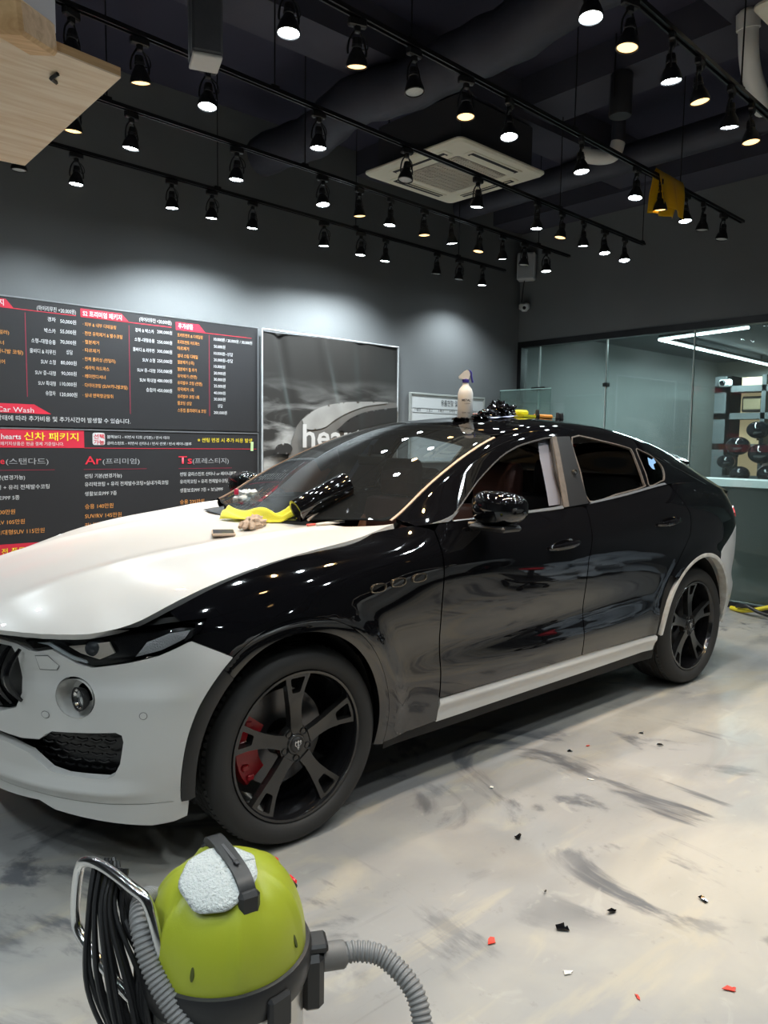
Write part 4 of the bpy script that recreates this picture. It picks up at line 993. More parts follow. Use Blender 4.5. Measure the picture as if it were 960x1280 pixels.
mr_ = MB().box((1.12, 0, 1.40), (.03, .22, .06), .012); mr_.tube([(1.10, 0, 1.42), (1.12, 0, 1.48)], .01, 6); mr_.build('rear_view_mirror', DARKIN, car)
# ---------------------------------------------------------------- price boards on the back wall
INK = {'w': mat('print_white', (.62, .62, .62), .6), 'o': mat('print_orange', (.72, .30, .07), .6), 'r': mat('print_red', (.62, .02, .045), .6), 'y': mat('print_yellow', (.80, .62, .02), .6), 'g': mat('print_grey', (.34, .34, .35), .6)}
REDP = mat('print_red_bar', (.58, .018, .045), .55); BOARD = mat('board_charcoal', (.017, .0165, .018), .5, noise=(2, .5, (.021, .020, .022)))
SIGNTXT = [
    ('w', 'S1 스탠다드 패키지', -0.05, 2.393, None, 0.035, 1),
    ('w', '(하이리무진 +20,000원)', 0.159, 2.389, 0.268, 0.029, 0),
    ('w', '경차', 0.229, 2.319, 0.055, 0.027, 0),
    ('w', '박스카', 0.205, 2.238, 0.077, 0.027, 0),
    ('w', '소형~대형승용', 0.116, 2.16, 0.164, 0.027, 0),
    ('w', '올바디 & 리무진', 0.104, 2.089, 0.175, 0.027, 0),
    ('w', 'SUV 소형', 0.177, 2.018, 0.1, 0.028, 0),
    ('w', 'SUV 중~대형', 0.136, 1.94, 0.139, 0.027, 0),
    ('w', 'SUV 특대형', 0.155, 1.867, 0.118, 0.027, 0),
    ('w', '승합차', 0.203, 1.798, 0.068, 0.027, 0),
    ('w', '50,000원', 0.316, 2.316, 0.111, 0.027, 0),
    ('w', '55,000원', 0.314, 2.244, 0.111, 0.028, 0),
    ('w', '70,000원', 0.313, 2.17, 0.11, 0.027, 0),
    ('w', '상담', 0.353, 2.099, 0.045, 0.028, 0),
    ('w', '80,000원', 0.313, 2.023, 0.111, 0.027, 0),
    ('w', '90,000원', 0.315, 1.947, 0.107, 0.027, 0),
    ('w', '110,000원', 0.303, 1.87, 0.117, 0.028, 0),
    ('w', '120,000원', 0.302, 1.795, 0.121, 0.028, 0),
    ('o', '외부 폴리싱 (전밀러)', -0.026, 2.199, None, 0.024, 0),
    ('o', '레더컨디셔너', -0.059, 2.127, None, 0.024, 0),
    ('o', '다이아코팅 (SUV/카니발 코팅)', 0.061, 2.07, None, 0.025, 0),
    ('o', '실내 크리닝 케어', -0.056, 1.998, None, 0.025, 0),
    ('w', 'S2 프리미엄 패키지', 0.477, 2.387, 0.289, 0.034, 1),
    ('w', '(하이리무진 +20,000원)', 0.904, 2.397, 0.263, 0.028, 0),
    ('o', '· 외부 & 내부 디테일링', 0.475, 2.314, 0.246, 0.024, 0),
    ('o', '· 전면 유막제거 & 발수코팅', 0.474, 2.248, 0.294, 0.025, 0),
    ('o', '· 철분제거', 0.473, 2.187, 0.117, 0.024, 0),
    ('o', '· 타르제거', 0.471, 2.127, 0.122, 0.024, 0),
    ('o', '· 전체 폴리싱 (전밀러)', 0.47, 2.063, 0.242, 0.024, 0),
    ('o', '· 세라믹 하드왁스', 0.469, 2.0, 0.195, 0.024, 0),
    ('o', '· 레더컨디셔너', 0.467, 1.938, 0.167, 0.024, 0),
    ('o', '· 다이아코팅 (SUV/카니발코팅)', 0.466, 1.872, 0.336, 0.025, 0),
    ('o', '· 실내 연막항균탈취', 0.464, 1.799, 0.226, 0.024, 0),
    ('w', '경차 & 박스카', 0.87, 2.314, 0.15, 0.025, 0),
    ('w', '소형~대형승용', 0.864, 2.243, 0.16, 0.025, 0),
    ('w', '올바디 & 리무진', 0.85, 2.167, 0.173, 0.025, 0),
    ('w', 'SUV 소형', 0.925, 2.092, 0.101, 0.026, 0),
    ('w', 'SUV 중~대형', 0.882, 2.013, 0.145, 0.025, 0),
    ('w', 'SUV 특대형', 0.901, 1.937, 0.13, 0.026, 0),
    ('w', '승합차', 0.951, 1.864, 0.081, 0.026, 0),
    ('w', '200,000원', 1.047, 2.32, 0.124, 0.025, 0),
    ('w', '250,000원', 1.046, 2.242, 0.124, 0.025, 0),
    ('w', '300,000원', 1.045, 2.17, 0.124, 0.026, 0),
    ('w', '250,000원', 1.044, 2.095, 0.124, 0.026, 0),
    ('w', '350,000원', 1.043, 2.017, 0.124, 0.026, 0),
    ('w', '400,000원', 1.042, 1.942, 0.124, 0.026, 0),
    ('w', '450,000원', 1.041, 1.865, 0.124, 0.026, 0),
    ('w', '추가상품', 1.225, 2.38, 0.127, 0.034, 1),
    ('o', '트리트먼트 & 디테일링', 1.217, 2.312, 0.219, 0.024, 0),
    ('o', '트리트먼트 하드왁스', 1.217, 2.258, 0.192, 0.024, 0),
    ('o', '타르제거', 1.216, 2.209, 0.098, 0.024, 0),
    ('o', '실내 스팀 디테일', 1.216, 2.15, 0.175, 0.025, 0),
    ('o', '철분제거 (1회)', 1.215, 2.1, 0.144, 0.024, 0),
    ('o', '철분제거 휠 추가', 1.214, 2.044, 0.168, 0.024, 0),
    ('o', '유막제거 (전면)', 1.214, 1.99, 0.168, 0.024, 0),
    ('o', '유리발수 코팅 (전면)', 1.213, 1.937, 0.215, 0.024, 0),
    ('o', '유막제거 1회', 1.213, 1.885, 0.139, 0.024, 0),
    ('o', '유리발수 코팅 1회', 1.212, 1.828, 0.188, 0.024, 0),
    ('o', '휠코팅 상담', 1.211, 1.774, 0.123, 0.025, 0),
    ('o', '스톤칩 홀리데이 & 코팅', 1.211, 1.717, 0.25, 0.025, 0),
    ('w', '10,000원 / 20,000원 / 30,000원', 1.538, 2.311, 0.363, 0.025, 0),
    ('w', '50,000원', 1.538, 2.253, 0.104, 0.025, 0),
    ('w', '10,000원~상담', 1.537, 2.197, 0.177, 0.025, 0),
    ('w', '20,000원~상담', 1.537, 2.144, 0.177, 0.025, 0),
    ('w', '10,000원', 1.537, 2.09, 0.104, 0.025, 0),
    ('w', '20,000원', 1.536, 2.036, 0.108, 0.024, 0),
    ('w', '30,000원', 1.536, 1.984, 0.107, 0.025, 0),
    ('w', '25,000원', 1.536, 1.93, 0.107, 0.025, 0),
    ('w', '40,000원', 1.535, 1.874, 0.108, 0.024, 0),
    ('w', '30,000원', 1.535, 1.822, 0.107, 0.025, 0),
    ('w', '200,000원', 1.534, 1.711, 0.121, 0.025, 0),
    ('w', '상담', 1.57, 1.767, 0.046, 0.025, 0),
    ('w', 'Car Wash', -0.12, 1.669, 0.24, 0.038, 0),
    ('w', '※ 내/외부 오염도 상태에 따라 추가비용 및 추가시간이 발생할 수 있습니다.', 0.823, 1.612, None, 0.031, 0),
    ('w', 'hearts', 0.031, 1.481, None, 0.04, 1),
    ('y', '신차 패키지', 0.049, 1.479, 0.376, 0.048, 1),
    ('w', '※ 패키지상품은 현금 결제 기준입니다.', 0.322, 1.439, None, 0.022, 0),
    ('r', '선택', 0.537, 1.494, 0.08, 0.031, 1),
    ('r', '가능', 0.536, 1.451, 0.08, 0.031, 1),
    ('w', '블랙보디 - 비반사 디토 (기본) / 반사 테라', 0.638, 1.497, 0.502, 0.021, 0),
    ('w', '글라스틴트 - 비반사 산타나 / 반사 선셋 / 반사 레이니블루', 0.637, 1.45, 0.693, 0.021, 0),
    ('y', '※ 썬팅 변경 시 추가 비용 발생', 1.385, 1.479, 0.512, 0.03, 0),
    ('r', 'He', -0.081, 1.308, None, 0.049, 1),
    ('g', '(스탠다드)', -0.074, 1.308, 0.284, 0.037, 0),
    ('r', 'Ar', 0.47, 1.302, 0.122, 0.066, 1),
    ('g', '(프리미엄)', 0.601, 1.305, 0.288, 0.037, 0),
    ('r', 'Ts', 1.216, 1.3, 0.118, 0.067, 1),
    ('g', '(프레스티지)', 1.339, 1.304, 0.332, 0.038, 0),
    ('w', '썬팅 기본(변경가능)', 0.05, 1.2, None, 0.027, 0),
    ('w', '유리막코팅 + 유리 전체발수코팅', 0.217, 1.131, None, 0.028, 0),
    ('w', '생활보호PPF 5종', 0.01, 1.059, None, 0.027, 0),
    ('o', '승용 100만원', -0.02, 0.959, None, 0.029, 0),
    ('o', 'SUV/RV 105만원', 0.042, 0.887, None, 0.029, 0),
    ('o', '카니발/대형SUV 115만원', 0.174, 0.815, None, 0.03, 0),
    ('w', '썬팅 기본(변경가능)', 0.465, 1.201, 0.28, 0.027, 0),
    ('w', '유리막코팅 + 유리 전체발수코팅+실내가죽코팅', 0.464, 1.138, 0.659, 0.028, 0),
    ('w', '생활보호PPF 7종', 0.463, 1.068, 0.241, 0.027, 0),
    ('o', '승용 140만원', 0.462, 0.971, 0.214, 0.031, 0),
    ('o', 'SUV/RV 145만원', 0.461, 0.899, 0.278, 0.031, 0),
    ('o', '카니발/대형SUV 155만원', 0.459, 0.829, 0.408, 0.032, 0),
    ('w', '썬팅 글라스틴트 산타나 or 레이니블루 or 선셋', 1.226, 1.202, 0.627, 0.027, 0),
    ('w', '유리막코팅 + 유리 전체발수코팅 + 실내가죽코팅', 1.226, 1.14, 0.651, 0.028, 0),
    ('w', '생활보호PPF 7종 + 보닛PPF', 1.225, 1.07, 0.39, 0.028, 0),
    ('o', '승용 235만원', 1.224, 0.974, 0.216, 0.031, 0),
    ('y', '패키지 전 품목', 0.038, 0.674, None, 0.04, 1),
]
BY = 2.525
up_b = empty('price_board', (0, BY, 2.0)); tag(up_b, 'upper charcoal price board with car wash packages in white and orange lettering', 'sign')
lo_b = empty('price_board', (0, BY, 1.1)); tag(lo_b, 'lower charcoal price board with red and yellow package headline', 'sign')
def brd(par, x0, x1, z0, z1, m, name, y0=-.0, y1=.02):
    o = MB().box((0, 0, 0), (x1-x0, y1-y0, z1-z0)).build(name, m, par); o.location = ((x0+x1)/2-par.location.x, (y0+y1)/2, (z0+z1)/2-par.location.z); return o
ALU = mat('aluminium_edge', (.33, .34, .35), .35, .7)
for par, z0, z1 in ((up_b, 1.572, 2.452), (lo_b, .560, 1.552)):
    brd(par, -2.2, 1.955, z0, z1, BOARD, 'panel')
    brd(par, -2.2, 1.965, z1, z1+.010, ALU, 'edge_strip', -.004, .02); brd(par, 1.955, 1.966, z0, z1, ALU, 'edge_strip', -.004, .02)
def flat(par, pts, m, name, d=.0015):
    k = MB(); n = len(pts); k.v = [(x-par.location.x, -d, z-par.location.z) for x, z in pts]; k.f = [tuple(range(n))]; o = k.build(name, m, par, smooth=False); return o
def rect(par, x0, z0, x1, z1, m, name, d=.0015): return flat(par, [(x0, z0), (x1, z0), (x1, z1), (x0, z1)], m, name, d)
flat(up_b, [(-.42, 2.380), (.006, 2.380), (-.042, 2.437), (-.42, 2.437)], REDP, 'header_bar'); rect(up_b, -.42, 2.376, .428, 2.381, REDP, 'rule_line')
flat(up_b, [(.461, 2.376), (.823, 2.376), (.765, 2.435), (.461, 2.435)], REDP, 'header_bar'); rect(up_b, .461, 2.374, 1.167, 2.379, REDP, 'rule_line')
flat(up_b, [(1.204, 2.367), (1.461, 2.367), (1.405, 2.424), (1.204, 2.424)], REDP, 'header_bar'); rect(up_b, 1.204, 2.362, 1.896, 2.366, REDP, 'rule_line')
for x, z0, z1 in ((.080, 1.778, 2.36), (.822, 1.685, 2.354), (1.496, 1.691, 2.351)): rect(up_b, x-.002, z0, x+.002, z1, mat('rule_dark_red', (.30, .02, .05), .6), 'column_line')
flat(up_b, [(-.45, 1.662), (.239, 1.662), (.123, 1.727), (-.45, 1.727)], REDP, 'header_bar')
rect(lo_b, -2.19, 1.422, .467, 1.551, REDP, 'headline_block'); rect(lo_b, .467, 1.420, 1.941, 1.424, REDP, 'rule_line')
for a, b, z in ((-.25, .252, 1.264), (.459, .946, 1.263), (1.215, 1.702, 1.261)): rect(lo_b, a, z-.0015, b, z+.0015, mat('rule_dark_red', (.30, .02, .05), .6), 'rule_line')
sq = [(.529+.093*(.5+.5*math.copysign(abs(math.cos(t))**.3, math.cos(t))), 1.445+.092*(.5+.5*math.copysign(abs(math.sin(t))**.3, math.sin(t)))) for t in np.linspace(0, 2*PI, 40, endpoint=False)]
flat(lo_b, sq, INK['w'], 'option_badge')
flat(lo_b, [(1.883, 1.407), (1.910, 1.405), (1.913, 1.483), (1.886, 1.485)], mat('green_tape', (.45, .60, .30), .5), 'tape_scrap', .004)
rect(lo_b, -2.19, .663, 1.941, .745, REDP, 'footer_bar')
for col, s, x, z, w_, h, bd in SIGNTXT:
    par = up_b if z > 1.56 else lo_b
    txt('lettering', s, INK[col], x-par.location.x, z-par.location.z, h*.92, w_, par, -.003, 'RIGHT' if w_ is None else 'LEFT', .0006 if bd else 0)
# ---------------------------------------------------------------- hanging banner
bn = empty('banner', (2.78, 2.50, 1.0)); tag(bn, 'dark fabric banner printed with a pale car and white lettering, in a thin metal frame', 'banner')
def ban_y(x, z):
    return .012*math.sin(x*4.1+z*2.3)*(.4+.6*abs(math.sin(z*1.7))) + .026*math.exp(-((x-2.22+.22*(z-2.2))/.045)**2)*min(1, max(0, (z-1.35)/.5)) - .020*math.exp(-((x-2.70+.28*(z-2.1))/.05)**2)*min(1, max(0, (z-1.5)/.4)) + .014*math.exp(-((x-3.1+.1*(z-2.1))/.07)**2)
k = MB(); nx, nz = 96, 72
for i in range(nx+1):
    for j in range(nz+1):
        x = 1.995+1.565*i/nx; z = .85+1.585*j/nz; k.v.append((x-2.78, ban_y(x, z), z-1.0))
for i in range(nx):
    for j in range(nz): a = i*(nz+1)+j; k.f.append((a, a+nz+1, a+nz+2, a+1))
def banner_material():
    m = bpy.data.materials.new('banner_print'); m.use_nodes = True; nt = m.node_tree; N = nt.nodes; b = N['Principled BSDF']; b.inputs['Roughness'].default_value = .34
    tc = N.new('ShaderNodeTexCoord'); mp = N.new('ShaderNodeMapping'); mp.inputs['Scale'].default_value = (.8, 1, 3.2); mp.inputs['Rotation'].default_value = (0, .25, 0); nt.links.new(tc.outputs['Object'], mp.inputs[0])
    n = N.new('ShaderNodeTexNoise'); n.inputs['Scale'].default_value = 2.2; n.inputs['Detail'].default_value = 6; n.inputs['Distortion'].default_value = .6; nt.links.new(mp.outputs[0], n.inputs[0])
    sx = N.new('ShaderNodeSeparateXYZ'); nt.links.new(tc.outputs['Object'], sx.inputs[0])
    r1 = N.new('ShaderNodeMapRange'); r1.inputs[1].default_value = 1.1; r1.inputs[2].default_value = .55; nt.links.new(sx.outputs['Z'], r1.inputs[0])
    r2 = N.new('ShaderNodeMapRange'); r2.inputs[1].default_value = .42; r2.inputs[2].default_value = .72; nt.links.new(n.outputs['Fac'], r2.inputs[0])
    mu = N.new('ShaderNodeMath'); mu.operation = 'MULTIPLY'; nt.links.new(r1.outputs[0], mu.inputs[0]); nt.links.new(r2.outputs[0], mu.inputs[1])
    mx = N.new('ShaderNodeMix'); mx.data_type = 'RGBA'; mx.inputs[6].default_value = (.032, .030, .028, 1); mx.inputs[7].default_value = (.48, .47, .45, 1); nt.links.new(mu.outputs[0], mx.inputs[0]); nt.links.new(mx.outputs[2], b.inputs['Base Color'])
    return m
k.build('cloth', banner_material(), bn)
fr_ = MB(); r_ = [(-.795, -.15), (-.795, 1.452), (.785, 1.440), (.785, -.15)]
for a in range(4): p, q = r_[a], r_[(a+1) % 4]; MB().tube([(p[0], -.004, p[1]), (q[0], -.004, q[1])], .008, 8).build('frame_tube', mat('white_frame', (.55, .56, .57), .4, .3), bn)
# printed car on the banner
def bflat(pts, m, name, d):
    V, F, N_ = patch([(x, z) for x, z in pts], lambda x, z: np.stack([x-2.78, np.array([ban_y(float(a), float(b)) for a, b in zip(np.ravel(x), np.ravel(z))])-d, z-1.0], -1), step=.018, flange=0, sgn=1, center=(0, 5, 0))
    return meshobj(name, V, F, m, bn, True)
BP1 = mat('banner_pale', (.36, .35, .33), .45, noise=(3, .8, (.22, .21, .20))); BP2 = mat('banner_dark', (.028, .026, .025), .4); BP3 = mat('banner_mid', (.14, .13, .12), .45, noise=(2, .6, (.10, .095, .09)))
roofl = catmull([(2.22, 1.20), (2.25, 1.35), (2.30, 1.53), (2.41, 1.70), (2.58, 1.80), (2.85, 1.862), (3.20, 1.888), (3.545, 1.890)], 5)
bflat([(2.22, .90)] + roofl + [(3.545, .90)], BP3, 'print_car_body', .014)
bflat(catmull([(2.40, 1.69), (2.58, 1.80), (2.85, 1.862), (3.20, 1.888), (3.42, 1.890)], 5) + catmull([(3.42, 1.882), (3.10, 1.83), (2.82, 1.73), (2.66, 1.63), (2.50, 1.60), (2.43, 1.62)], 4), BP1, 'print_car_roof', .019)
bflat(catmull([(2.78, 1.60), (2.95, 1.72), (3.2, 1.80), (3.545, 1.845)], 5) + catmull([(3.545, 1.70), (3.25, 1.66), (3.0, 1.58)], 3), BP2, 'print_car_window', .023)
bflat(catmull([(2.10, 1.41), (2.13, 1.46), (2.24, 1.475), (2.29, 1.43), (2.25, 1.385), (2.12, 1.385)], 3, True), BP2, 'print_car_mirror', .023)
bflat(catmull([(2.12, 1.20), (2.20, 1.28), (2.30, 1.30), (2.33, 1.18), (2.2, 1.10), (2.12, 1.12)], 3, True), BP2, 'print_car_lamp', .023)
PW = mat('banner_white', (.50, .49, .48), .5)
txt('lettering', 'heart', PW, 2.385-2.78, 1.445-1.0, .205, .70, bn, -.046, 'LEFT', .005); txt('lettering', 'car care', PW, 2.385-2.78, 1.16-1.0, .18, .95, bn, -.046, 'LEFT', .001)
# ---------------------------------------------------------------- whiteboard
wbd = empty('whiteboard', (4.33, 2.52, 1.65)); tag(wbd, 'white planning board in a grey frame on the wall behind the car roof', 'whiteboard')
MB().box((0, .012, 0), (1.10, .016, .68)).build('panel', mat('whiteboard_white', (.62, .63, .63), .25), wbd)
for c, d in (((0, .008, .35), (1.15, .03, .025)), ((0, .008, -.35), (1.15, .03, .025)), ((-.563, .008, 0), (.025, .03, .70)), ((.563, .008, 0), (.025, .03, .70))): MB().box(c, d, .006).build('frame_rail', mat('whiteboard_frame', (.36, .37, .35), .4, .2), wbd)
INKB = mat('marker_black', (.05, .05, .055), .6)
txt('lettering', '용품현황 및 계획표', INKB, -.12, .245, .05, .42, wbd, .002)
for i, s in enumerate(('1 입고', '2 출고', '3 재고', '4 작업', '5 예약', '6 비고')): txt('lettering', s, INKB, -.50+i*.17, .175, .022, .085, wbd, .002)
for z in (.205, .16, .05, -.06): MB().box((0, .0025, z), (1.06, .002, .003)).build('ruled_line', INKB, wbd)
# ---------------------------------------------------------------- wall speaker, camera, glass screen
ws = empty('wall_speaker', (5.42, 2.40, 3.35)); tag(ws, 'small white loudspeaker box high in the corner above the partition', 'speaker'); ws.rotation_euler = (0, 0, .5)
MB().box((0, 0, .15), (.13, .20, .30), .012).build('cabinet', mat('speaker_white', (.55, .56, .57), .45), ws)
MB().box((-.066, 0, .15), (.006, .17, .26), .003).build('grille', mat('speaker_grille', (.42, .43, .44), .6, bump=(400, .6)), ws)
MB().tube([(.0, .02, .0), (.0, .03, -.05), (.02, .05, -.24)], .006, 6).build('cable', BLKPLASTIC, ws)
sc_ = empty('security_camera', (5.41, 2.44, 3.04)); tag(sc_, 'white dome security camera on the wall corner over the partition', 'camera')
MB().box((.04, .0, .03), (.08, .12, .07), .015).build('mount', mat('camera_white', (.72, .73, .72), .35), sc_)
MB().lathe([(0, -.05), (.03, -.045), (.045, -.02), (.048, .02), (.0, .03)], 22).xf(Matrix.Translation((-.02, -.05, .01))).build('dome', mat('camera_white', (.72, .73, .72), .35), sc_)
MB().lathe([(0, .006), (.016, .005), (.02, 0)], 16, Matrix.Translation((-.055, -.075, -.005)) @ Vector((0, 0, 1)).rotation_difference(Vector((-.8, -.6, -.2)).normalized()).to_matrix().to_4x4()).build('lens', GLBLK, sc_)
gs = empty('glass_screen', (4.95, 2.0, 0)); tag(gs, 'low clear glass screen standing in the corner before the partition', 'glass screen')
MB().box((0, 0, 1.08), (.010, .68, 2.0)).build('pane', glass_mat('screen_glass', (.62, .74, .70), 1.0, 0, .10, (.45, .60, .56)), gs)
for z in (.06,): MB().box((0, 0, z), (.05, .70, .12), .01).build('base_shoe', ALU, gs)
MB().box((0, 0, 2.083), (.012, .68, .006)).build('top_edge', mat('screen_edge', (.35, .52, .48), .2), gs)
# ---------------------------------------------------------------- ceiling things
CREAM = mat('cream_plastic', (.88, .83, .68), .45, noise=(5, .4, (.82, .76, .61)))
ac = empty('air_conditioner', (2.80, 1.04, 3.55)); tag(ac, 'cream square cassette air conditioner hanging below the black ceiling', 'air conditioner'); ac.rotation_euler = (0, 0, .03)
def rr(w, r, n=6): return [(sx*(w-r)+r*math.cos(t), sy*(w-r)+r*math.sin(t)) for (sx, sy, t0) in ((1, 1, 0), (-1, 1, PI/2), (-1, -1, PI), (1, -1, 1.5*PI)) for t in np.linspace(t0, t0+PI/2, n)]
k = MB(); rings = [(.49, .05, .0), (.50, .05, .012), (.50, .05, .022), (.43, .03, .045)]
P = [(rr(w, r), z) for w, r, z in [(.285, .02, .012), (.29, .02, .002), (.485, .05, .0), (.50, .05, .014), (.50, .05, .026), (.43, .03, .05)]]; n = len(P[0][0])
for pts, z in P: k.v += [(x, y, z) for x, y in pts]
for a in range(len(P)-1):
    for i in range(n): j = (i+1) % n; k.f.append((a*n+i, a*n+j, (a+1)*n+j, (a+1)*n+i)[::-1])
k.build('fascia', CREAM, ac, sharp=30)
MB().box((0, 0, .20), (.84, .84, .32), .01).build('body', mat('ac_body', (.05, .05, .055), .6), ac)
MB().box((0, 0, .010), (.55, .55, .01)).build('intake_panel', mat('ac_grille', (.50, .46, .40), .6), ac)
for i in range(21):
    q = -.26+.026*i; MB().box((q, 0, .002), (.006, .54, .012)).build('grille_bar', mat('ac_grille_bar', (.66, .61, .52), .5), ac)
    if i % 2 == 0: MB().box((0, q, .002), (.54, .005, .010)).build('grille_bar', mat('ac_grille_bar', (.66, .61, .52), .5), ac)
for t in range(4):
    R = Matrix.Rotation(t*PI/2, 4, 'Z')
    MB().box((0, .385, -.001), (.58, .085, .010), .003).xf(R).build('outlet_frame', CREAM, ac)
    MB().box((0, .385, -.007), (.52, .050, .004)).xf(R).build('outlet_slot', mat('ac_slot', (.015, .014, .013), .6), ac)
    MB().box((0, .377, -.009), (.50, .030, .004), 0, Matrix.Rotation(.35, 4, 'X')).xf(R).build('louvre', CREAM, ac)
    MB().tube([(.36, .36, .3), (.36, .36, .65)], .006, 6).xf(R).build('hanger_rod', BLKMETAL, ac)
ac2 = copytree(ac); ac2.location = (2.72, -1.93, 3.55); ac2['label'] = 'second cream cassette air conditioner, only its corner showing at the upper edge'; ac2['group'] = ac['group'] = 'ceiling air conditioners'
PVC = mat('pvc_white', (.80, .78, .74), .45)
p_ = empty('drain_pipe', (3.40, .12, 3.60)); tag(p_, 'white plastic pipe elbow stub above the lamp track with the towel', 'pipe')
MB().tube(catmull([(-.10, .12, .02), (0, .02, 0), (.06, -.05, .02), (.08, -.07, .10)], 5), .052, 14).build('elbow', PVC, p_)
MB().tube([(-.11, .13, .02), (-.06, .08, .01)], .06, 14).build('collar', PVC, p_); MB().tube([(.08, -.07, .1), (.08, -.07, .6)], .05, 12).build('riser', DUCT, p_)
p_ = empty('drain_pipe', (3.05, -1.10, 3.68)); tag(p_, 'white plastic pipe with elbow at the upper corner by the camera track', 'pipe')
MB().tube(catmull([(-.15, -.02, .22), (-.10, -.01, .05), (.02, .02, -.02), (.20, .06, -.05), (.40, .11, -.07)], 5), .055, 14).build('elbow', PVC, p_)
MB().tube([(-.155, -.02, .24), (-.14, -.018, .16)], .064, 14).build('collar', PVC, p_); MB().tube([(-.15, -.02, .22), (-.16, -.02, .52)], .05, 14).build('riser', PVC, p_)
c_ = empty('can_light', (3.10, -.20, 3.70)); tag(c_, 'black cylinder hanging upright from the ceiling between two tracks', 'ceiling fitting')
MB().lathe([(0, 0), (.07, 0), (.075, .01), (.075, .26), (.07, .27), (0, .27)], 24).build('cylinder', mat('can_grey', (.05, .05, .055), .35, .4), c_)
for q in (-1, 1): MB().tube([(q*.085, 0, .1), (q*.085, 0, .5)], .006, 6).build('hanger_rod', BLKMETAL, c_)
# black speaker hanging near the camera
hs = empty('hanging_speaker', (-.28, -.775, 2.745)); tag(hs, 'dark grey loudspeaker hanging above the bonnet end of the car', 'speaker'); hs.rotation_euler = (0, 0, -.35)
SPG = mat('speaker_grey', (.055, .058, .066), .5, noise=(20, .5, (.075, .077, .085)), bump=(90, .1))
MB().box((0, -.02, .26), (.10, .055, .50), .008).build('cabinet_half', SPG, hs); MB().box((0, .04, .26), (.10, .058, .50), .008).build('cabinet_half', SPG, hs)
MB().box((0, .01, .004), (.096, .112, .012), .003).build('end_cap', mat('speaker_cap', (.45, .44, .42), .5), hs)
MB().tube(catmull([(-.052, .03, .30), (-.075, .03, .34), (-.075, .03, .46), (-.052, .03, .50)], 4), .005, 6).build('carry_loop', mat('pale_loop', (.55, .52, .48), .5), hs)
for q in (-.03, .03): MB().tube([(0, q, .5), (0, q, 1.47)], .005, 6).build('hanger_rod', BLKMETAL, hs)
# plywood shelf close to the camera
PLY = mat('plywood', (.66, .46, .25), .5, noise=(4, .7, (.52, .33, .16))); 
def wood_material(name, c1, c2, sc=(1.2, 14, 14)):
    m = bpy.data.materials.new(name); m.use_nodes = True; nt = m.node_tree; N = nt.nodes; b = N['Principled BSDF']; b.inputs['Roughness'].default_value = .5
    tc = N.new('ShaderNodeTexCoord'); mp = N.new('ShaderNodeMapping'); mp.inputs['Scale'].default_value = sc; nt.links.new(tc.outputs['Object'], mp.inputs[0])
    n = N.new('ShaderNodeTexNoise'); n.inputs['Scale'].default_value = 2.5; n.inputs['Detail'].default_value = 7; n.inputs['Distortion'].default_value = 1.5; nt.links.new(mp.outputs[0], n.inputs[0])
    r = N.new('ShaderNodeMapRange'); r.inputs[1].default_value = .35; r.inputs[2].default_value = .68; nt.links.new(n.outputs['Fac'], r.inputs[0])
    mx = N.new('ShaderNodeMix'); mx.data_type = 'RGBA'; mx.inputs[6].default_value = (*c1, 1); mx.inputs[7].default_value = (*c2, 1); nt.links.new(r.outputs[0], mx.inputs[0]); nt.links.new(mx.outputs[2], b.inputs['Base Color'])
    return m
WOODA = wood_material('plywood_face', (.74, .60, .44), (.62, .44, .27)); WOODB = wood_material('plywood_edge', (.50, .30, .13), (.36, .20, .08), (1, 1, 40)); WOODC = wood_material('pine_block', (.72, .47, .24), (.52, .30, .13))
py = empty('plywood_shelf', (-.93, -1.645, 2.20)); tag(py, 'pale plywood shelf end with a wood block, hanging above the camera', 'shelf')
# underside outline from the corner: back edge runs left, side edge runs to the price boards
out = [(0, 0), (.006, .646), (-.60, .70), (-.75, -.10)]
V = MB().prism([(x, y) for x, y in out], 0, .003); V.build('board_face', WOODA, py)
MB().prism([(x*.999, y*.999) for x, y in out], .003, .019).build('board_core', WOODB, py)
MB().box((0, 0, 0), (.22, .010, .75), .002, Matrix.Translation((-.24, -.045, .40)) @ Matrix.Rotation(.18, 4, 'Z')).build('back_panel', mat('pale_laminate', (.62, .60, .62), .5), py)
MB().box((0, 0, 0), (.16, .055, .055), .006, Matrix.Translation((-.20, -.075, -.005)) @ Matrix.Rotation(.9, 4, 'Z') @ Matrix.Rotation(-.25, 4, 'Y')).build('wood_block', WOODC, py)
MB().tube([(-.10, .06, -.004), (-.105, .085, -.006), (-.09, .10, -.004)], .004, 5).build('nail', BLKMETAL, py)
MB().tube([(-.4, .2, .01), (-.4, .2, 2.0)], .012, 8).build('hanger_rod', BLKMETAL, py); MB().tube([(-.1, .5, .01), (-.1, .5, 2.0)], .004, 8).build('hanger_rod', BLKMETAL, py)
